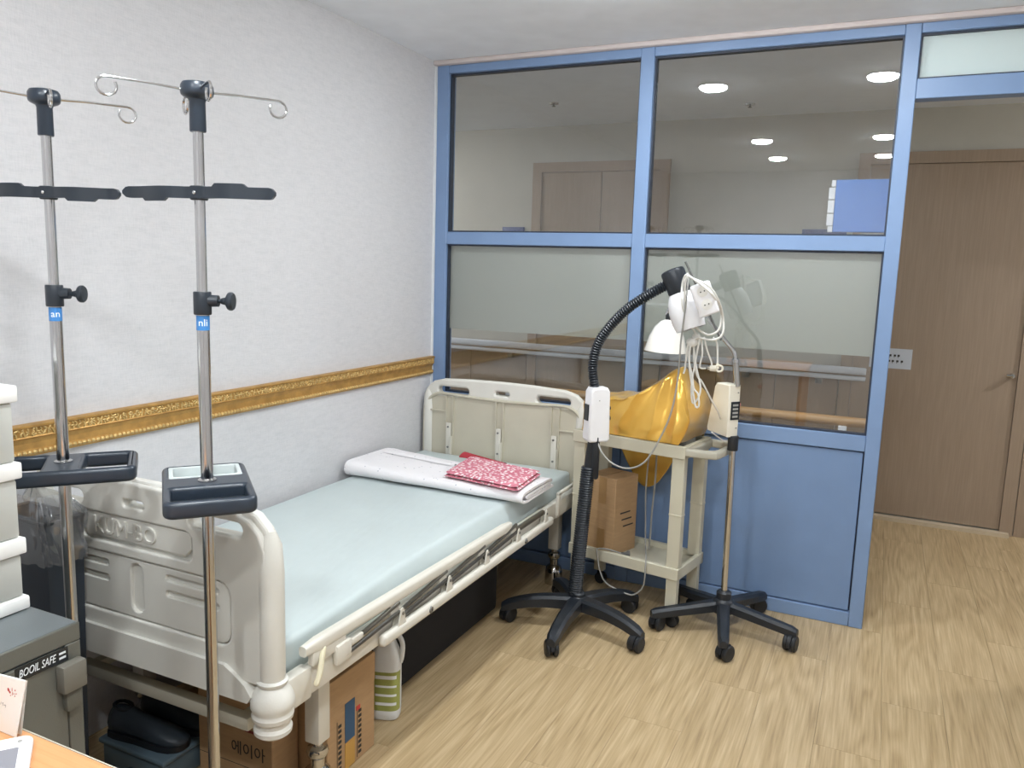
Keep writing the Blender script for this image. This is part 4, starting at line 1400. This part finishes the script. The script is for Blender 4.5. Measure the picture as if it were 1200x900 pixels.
def bottle():
    x, y = .715, -1.440
    t = thing('detergent_bottle', 'white plastic jug with green and white label under the bed edge', 'bottle', (x, y, 0), R(20))
    m = ROOT[t.name]
    sec = []
    prof = [(.0, .0, .0), (.040, .030, .0), (.046, .036, .006), (.047, .037, .03), (.047, .037, .17), (.046, .036, .195), (.040, .031, .225), (.030, .022, .25), (.020, .016, .27), (.017, .017, .285), (.017, .017, .30), (.0, .0, .30)]
    vs, fs = [], []
    n = 24
    for a, b2, z in prof:
        for i in range(n):
            th = 2 * PI * i / n
            c, s = math.cos(th), math.sin(th)
            e = .6
            vs.append(Vector((a * math.copysign(abs(c) ** e, c), b2 * math.copysign(abs(s) ** e, s), z)))
    for k in range(len(prof) - 1):
        for i in range(n):
            fs.append((k * n + i, k * n + (i + 1) % n, (k + 1) * n + (i + 1) % n, (k + 1) * n + i))
    bo = MB(m).add(vs, fs).build('bottle_body', 'bottle_white', t, angle=45)
    MB(m).tube(spline([(.018, 0, .278), (.040, 0, .272), (.052, 0, .245), (.050, 0, .205), (.045, 0, .185)], 6), .008, 10).build('grip', 'bottle_white', t)
    MB(m).cyl((0, 0, .298), (0, 0, .328), .0195, n=18).build('cap', 'white_plastic', t)
    for nm, mt, z0, z1, k in (('label', 'print_green', .035, .165, 1.006), ('label_text', 'white_print', .054, .064, 1.016), ('label_text', 'white_print', .084, .092, 1.016), ('label_text', 'white_print', .114, .121, 1.016), ('label_text', 'white_print', .142, .154, 1.016)):
        vs, fs = [], []
        N2 = 24
        hw = 1.25 if nm == 'label' else .62
        for z in (z0, z1):
            for i in range(N2 + 1):
                th = -PI / 2 + .25 + hw * (2 * i / N2 - 1)
                c, s = math.cos(th), math.sin(th)
                vs.append(Vector((.047 * k * math.copysign(abs(c) ** .6, c), .037 * k * math.copysign(abs(s) ** .6, s), z)))
        fs = [(i, i + 1, N2 + 2 + i, N2 + 1 + i) for i in range(N2)]
        MB(m).add(vs, fs).build(nm, mt, bo, normals=False)
bottle()

# long black fabric case under the bed
t = thing('fabric_case', 'long black fabric case pushed under the bed', 'case', (.44, -.97, 0))
bo = MB().rbox(.20, .675, -1.385, -.55, 0, .290, .02, 3).build('case_body', 'black_fabric', t)
MB().tube([(.2, -1.386, .2), (.676, -1.386, .2), (.676, -.549, .2), (.2, -.549, .2)], .003, 6, cyc=True).build('zip', 'black_soft', bo)

# slate storage tub, low carton and dark shoes under the foot end
t = thing('storage_tub', 'low slate blue plastic tub with lid under the foot of the bed', 'tub', (.28, -1.93, 0))
tb = MB().rbox(.160, .402, -2.03, -1.83, 0, .075, .01, 3).build('tub_body', 'storage_slate', t)
MB().rbox(.153, .409, -2.037, -1.823, .074, .090, .006, 3).build('lid', 'storage_slate', t)
t = thing('low_carton', 'flat brown carton lying beside the slate tub under the bed', 'box', (.32, -1.6, 0))
bo = MB().rbox(.22, .40, -1.81, -1.44, 0, .12, .002, 1).build('carton_body', 'cardboard', t)
MB().box(.22, .40, -1.66, -1.62, .1202, .1208).build('packing_tape', 'packing_tape', bo, smooth=False)

def shoe(x, y, z, rz, tilt, label):
    t = thing('shoe', label, 'shoe', (x, y, z), rz)
    m = ROOT[t.name] @ Matrix.Rotation(tilt, 4, 'Y')
    st = [(-.118, .020, .008, .060), (-.112, .028, .0, .075), (-.09, .033, .0, .082), (-.05, .034, .0, .080), (-.015, .034, .0, .068), (.03, .039, .0, .056), (.07, .042, .0, .046), (.10, .038, .002, .038), (.122, .026, .006, .028), (.130, .010, .010, .020)]
    vs, fs = [], []
    n = 14
    for xx, wd, z0, z1 in st:
        for i in range(n):
            th = 2 * PI * i / n
            c, s = math.cos(th), math.sin(th)
            zz = (z0 + z1) / 2 + (z1 - z0) / 2 * math.copysign(abs(s) ** .7, s)
            k = 1 if s < 0 else 1 - .35 * s
            vs.append(Vector((xx, wd * c * k, zz)))
    for k in range(len(st) - 1):
        for i in range(n):
            fs.append((k * n + i, k * n + (i + 1) % n, (k + 1) * n + (i + 1) % n, (k + 1) * n + i))
    fs += [tuple(range(n - 1, -1, -1)), tuple(range((len(st) - 1) * n, len(st) * n))]
    up = MB(m).add(vs, fs).build('upper', 'shoe_dark', t, angle=60)
    so = [(xx, wd) for xx, wd, a, c in st]
    poly = [(a, -b2 * 1.05) for a, b2 in so] + [(a, b2 * 1.05) for a, b2 in so[::-1]]
    MB(m).prism(poly, lambda u, v, d: Vector((u, v, d)), -.004, .013).build('sole', 'black_soft', t)
    MB(m).tube([(-.10 + .022 * math.cos(i * PI / 6) * 1.2 + .02, .020 * math.sin(i * PI / 6), .080 - .004 * math.cos(i * PI / 6)) for i in range(12)], .005, 6, cyc=True).build('collar', 'black_soft', t)
shoe(.282, -1.978, .0955, R(8), 0, 'dark slate shoe with worn toe lying on the slate tub, toe outwards')
shoe(.290, -1.880, .0955, R(5), 0, 'dark slate shoe on the slate tub, behind its fellow nearer the foot board')
shoe(.30, -1.58, .1255, R(100), 0, 'dark slate shoe lying on the flat brown carton')

# ================================================================== SAFE, DRAWERS, BIN
SX0, SX1, SY0, SY1, SZ0, SZ1 = .250, .710, -2.905, -2.470, .300, .740
t = thing('safe_stand', 'low dark steel stand carrying the grey safe', 'stand', (.48, -2.69, 0))
MB().rbox(SX0, SX1, SY0, SY1, .270, .299, .003).build('stand_top', 'safe_paint', t)
for x in (SX0 + .02, SX1 - .02):
    for y in (SY0 + .02, SY1 - .02):
        MB().rbox(x - .012, x + .012, y - .012, y + .012, 0, .271, .002, 1).build('leg', 'safe_paint', t)
t = thing('safe', 'dark grey steel safe with black name strip and square handle', 'safe', (.48, -2.69, SZ0))
bo = MB().rbox(SX0, SX1 - .004, SY0, SY1, SZ0, SZ1, .005, 2).build('safe_body', 'safe_top', t)
fm = MB()
X = SX1 - .004
fm.rbox(X, X + .006, SY0, SY1, SZ1 - .036, SZ1 - .001, .002, 1).rbox(X, X + .006, SY0, SY1, SZ0 + .001, SZ0 + .03, .002, 1)
fm.rbox(X, X + .006, SY1 - .032, SY1 - .0005, SZ0 + .03, SZ1 - .036, .002, 1).rbox(X, X + .006, SY0 + .0005, SY0 + .032, SZ0 + .03, SZ1 - .036, .002, 1)
fm.build('front_frame', 'safe_paint', bo)
dr = MB().rbox(X + .001, X + .009, SY0 + .035, SY1 - .035, SZ0 + .033, SZ1 - .039, .002, 1).build('door', 'safe_paint', t)
XF = X + .009
MB().box(XF, XF + .002, -2.600, -2.500, .677, .703).build('name_strip', 'display', dr, smooth=False)
me = text_mesh('BOOIL SAFE', .021, .0003, shear=.25)
tw = max(v.co.x for v in me.vertices) - min(v.co.x for v in me.vertices)
MB().add_mesh(me, lambda c: Vector((XF + .0022 + c.z, -2.560 + c.x * .070 / tw, .690 + c.y))).build('lettering', 'white_print', dr, smooth=False)
MB().box(XF + .002, XF + .0026, -2.518, -2.505, .693, .697).box(XF + .002, XF + .0026, -2.518, -2.505, .684, .688).build('small_print', 'white_print', dr, smooth=False)
hd = MB().rbox(XF, XF + .024, -2.526, -2.478, .622, .676, .004).build('handle', 'safe_handle', dr)
MB().rbox(XF, XF + .014, -2.515, -2.485, .580, .624, .003).build('handle_stem', 'safe_paint', hd)

def drawers():
    x0, x1, y0, y1 = .275, .578, -2.86, -2.482
    t = thing('drawer_tower', 'white plastic drawer tower with translucent drawers standing on the safe', 'drawers', (.43, -2.67, SZ1))
    zs = (.742, .876, 1.025, 1.173)
    sh = MB()
    for i, z in enumerate(zs):
        if i == 0: sh.rbox(x0, x1 + .004, y0 - .004, y1 + .004, z, z + .026, .004)
        else: sh.rbox(x0, x1 + .004, y0 - .004, y1 + .004, z - .022, z + .010, .004)
    for x in (x0 + .008, x1 - .012):
        for y in (y0 + .004, y1 - .012):
            sh.rbox(x - .004, x + .004, y, y + .008, .745, 1.165, .002, 1)
    sh.build('shell', 'drawer_white', t)
    for i in range(3):
        z0, z1 = zs[i] + (.027 if i == 0 else .011), zs[i + 1] - .023
        d = MB().rbox(x0 + .014, x1 - .002, y0 + .004, y1 - .004, z0, z1, .006).build('drawer', 'drawer_clear', t)
        MB().rbox(x1 - .003, x1 + .010, (y0 + y1) / 2 - .05, (y0 + y1) / 2 + .05, z1 - .035, z1 - .015, .004).build('pull', 'drawer_white', d)
drawers()

def bin_and_bag():
    x0, x1, y0, y1 = .115, .315, -2.262, -2.165
    t = thing('waste_bin', 'slim dark slate waste bin between the safe and the bed foot', 'bin', (.215, -2.21, 0))
    b2 = MB()
    k = .012
    vs = [Vector(p) for p in ((x0 + k, y0 + k, 0), (x1 - k, y0 + k, 0), (x1 - k, y1 - k, 0), (x0 + k, y1 - k, 0), (x0, y0, .80), (x1, y0, .80), (x1, y1, .80), (x0, y1, .80))]
    b2.add(vs, [(3, 2, 1, 0), (0, 1, 5, 4), (1, 2, 6, 5), (2, 3, 7, 6), (3, 0, 4, 7)])
    o = b2.build('bin_body', 'storage_slate', t, smooth=False)
    o.data.materials[0] = MATS['slate_plastic']
    MB().tube([(x0, y0, .80), (x1, y0, .80), (x1, y1, .80), (x0, y1, .80)], .005, 8, cyc=True).build('rim', 'slate_dark', t)
    g = thing('bin_liner', 'crumpled clear plastic bag pulled over the slim slate bin', 'bag', (.215, -2.21, .8))
    n = 64
    def f(u, v):
        a = 2 * PI * u
        cx, cy = (x0 + x1) / 2, (y0 + y1) / 2
        hx, hy = (x1 - x0) / 2 + .010, (y1 - y0) / 2 + .010
        c, s = math.cos(a), math.sin(a)
        px, py = hx * math.copysign(abs(c) ** .35, c), hy * math.copysign(abs(s) ** .35, s)
        z = .855 - v * (.16 + .03 * noise.noise(Vector((c * 2, s * 2, 5))))
        k2 = (.55 + .45 * min(1, v / .25)) if v < .25 else 1
        w2 = .010 * noise.noise(Vector((px * 22, py * 22, z * 22))) + .006 * math.sin(a * 16 + 6 * noise.noise(Vector((px * 8, z * 12, 2))))
        w2 = max(w2, -.004)
        return Vector((cx + px * k2 + w2 * c * 2, cy + py * k2 - abs(w2) * .4 * (1 if s < 0 else -1) , z))
    MB().grid(f, n, 22).build('bag_skirt', 'clear_bag', g, angle=70, normals=False)
bin_and_bag()

# ================================================================== DESK AND THINGS ON IT
DZ = .735
t = thing('desk', 'orange-brown wooden desk top in front of the safe', 'desk', (1.25, -3.1, 0))
MB().rbox(.80, 1.55, -3.45, -2.738, DZ - .026, DZ, .003).build('desk_top', 'desk_wood', t)
MB().box(.80, 1.55, -2.7375, -2.7355, DZ - .026, DZ - .001).build('edge_band', 'cart_grey', t, smooth=False)
for x in (.83, 1.52):
    MB().rbox(x - .012, x + .012, -3.42, -2.77, 0, DZ - .0265, .002, 1).build('side_panel', 'desk_wood', t)
t = thing('greeting_card', 'white card with red flower print standing on the desk', 'card', (.93, -2.755, DZ))
def card_pt(u, v, d):
    # leaning slightly back, turned a little
    return Vector(((.852 + .112 * u + .018 * v), -2.757 + .008 * v + d, DZ + .001 + .078 * v + .010 * u * v - .0 * u))
m = MB(); m.add([card_pt(u, v, d) for d in (0, .0012) for u, v in ((0, 0), (1, 0), (1, 1), (0, 1))], [(0, 1, 2, 3), (7, 6, 5, 4), (0, 4, 5, 1), (1, 5, 6, 2), (2, 6, 7, 3), (3, 7, 4, 0)])
m.add([card_pt(u, v, .0014 + .006 * (1 - v)) for u, v in ((0, 0), (.9, 0), (.9, 1), (0, 1))] + [card_pt(u, v, .0026 + .006 * (1 - v)) for u, v in ((0, 0), (1, 0), (1, 1), (0, 1))], [(0, 1, 2, 3), (7, 6, 5, 4), (0, 4, 5, 1), (1, 5, 6, 2), (2, 6, 7, 3), (3, 7, 4, 0)])
co = m.build('card_sheet', 'card_paper', t, smooth=False)
def dots(name, mt, lst):
    b2 = MB()
    for u, v, ru, rv, rot in lst:
        n = 10
        vs = []
        for i in range(n):
            a = 2 * PI * i / n
            du, dv2 = ru * math.cos(a), rv * math.sin(a)
            vs.append(card_pt(u + du * math.cos(rot) - dv2 * math.sin(rot), v + (du * math.sin(rot) + dv2 * math.cos(rot)) * 1.37, -.0004))
        b2.add(vs, [tuple(range(n))])
    b2.build(name, mt, co, smooth=False, normals=False)
dots('flower_print', 'print_red', [(.70, .78, .030, .018, -.8), (.735, .745, .022, .014, -.5), (.83, .80, .012, .010, 0), (.86, .745, .012, .008, .5), (.82, .735, .009, .008, 0), (.845, .70, .010, .008, 0)])
dots('leaf_print', 'print_pink', [(.77, .80, .010, .028, .3), (.79, .73, .010, .026, .2), (.76, .69, .012, .010, 0)])
dots('word_print', 'phone_screen', [(.60, .50, .004, .022, 0), (.635, .515, .012, .005, .6), (.645, .49, .004, .020, .3), (.68, .49, .014, .005, .2), (.70, .475, .004, .022, .1), (.58, .42, .015, .004, 0), (.60, .20, .010, .010, 0)])
t = thing('tablet', 'white rounded handheld device with grey screen lying on the desk', 'device', (.96, -2.80, DZ))
T = Matrix.Translation((.992, -2.748, DZ + .0005)) @ Matrix.Rotation(R(-38), 4, 'Z')
me = curve_plate([rrect(0, .150, -.080, 0, .014, 6)], .012, .004, 2)
do = MB().add_mesh(me, lambda c: T @ Vector((c.x, c.y, .006 + c.z))).build('case', 'white_plastic', t, angle=50)
MB().add_mesh(curve_plate([rrect(.032, .120, -.066, -.016, .002, 2)], .001), lambda c: T @ Vector((c.x, c.y, .0124 + c.z))).build('screen', 'phone_screen', do, smooth=False)
MB(T).cyl((.016, -.016, .0118), (.016, -.016, .0128), .003, n=10).build('button', 'cable_grey', do)
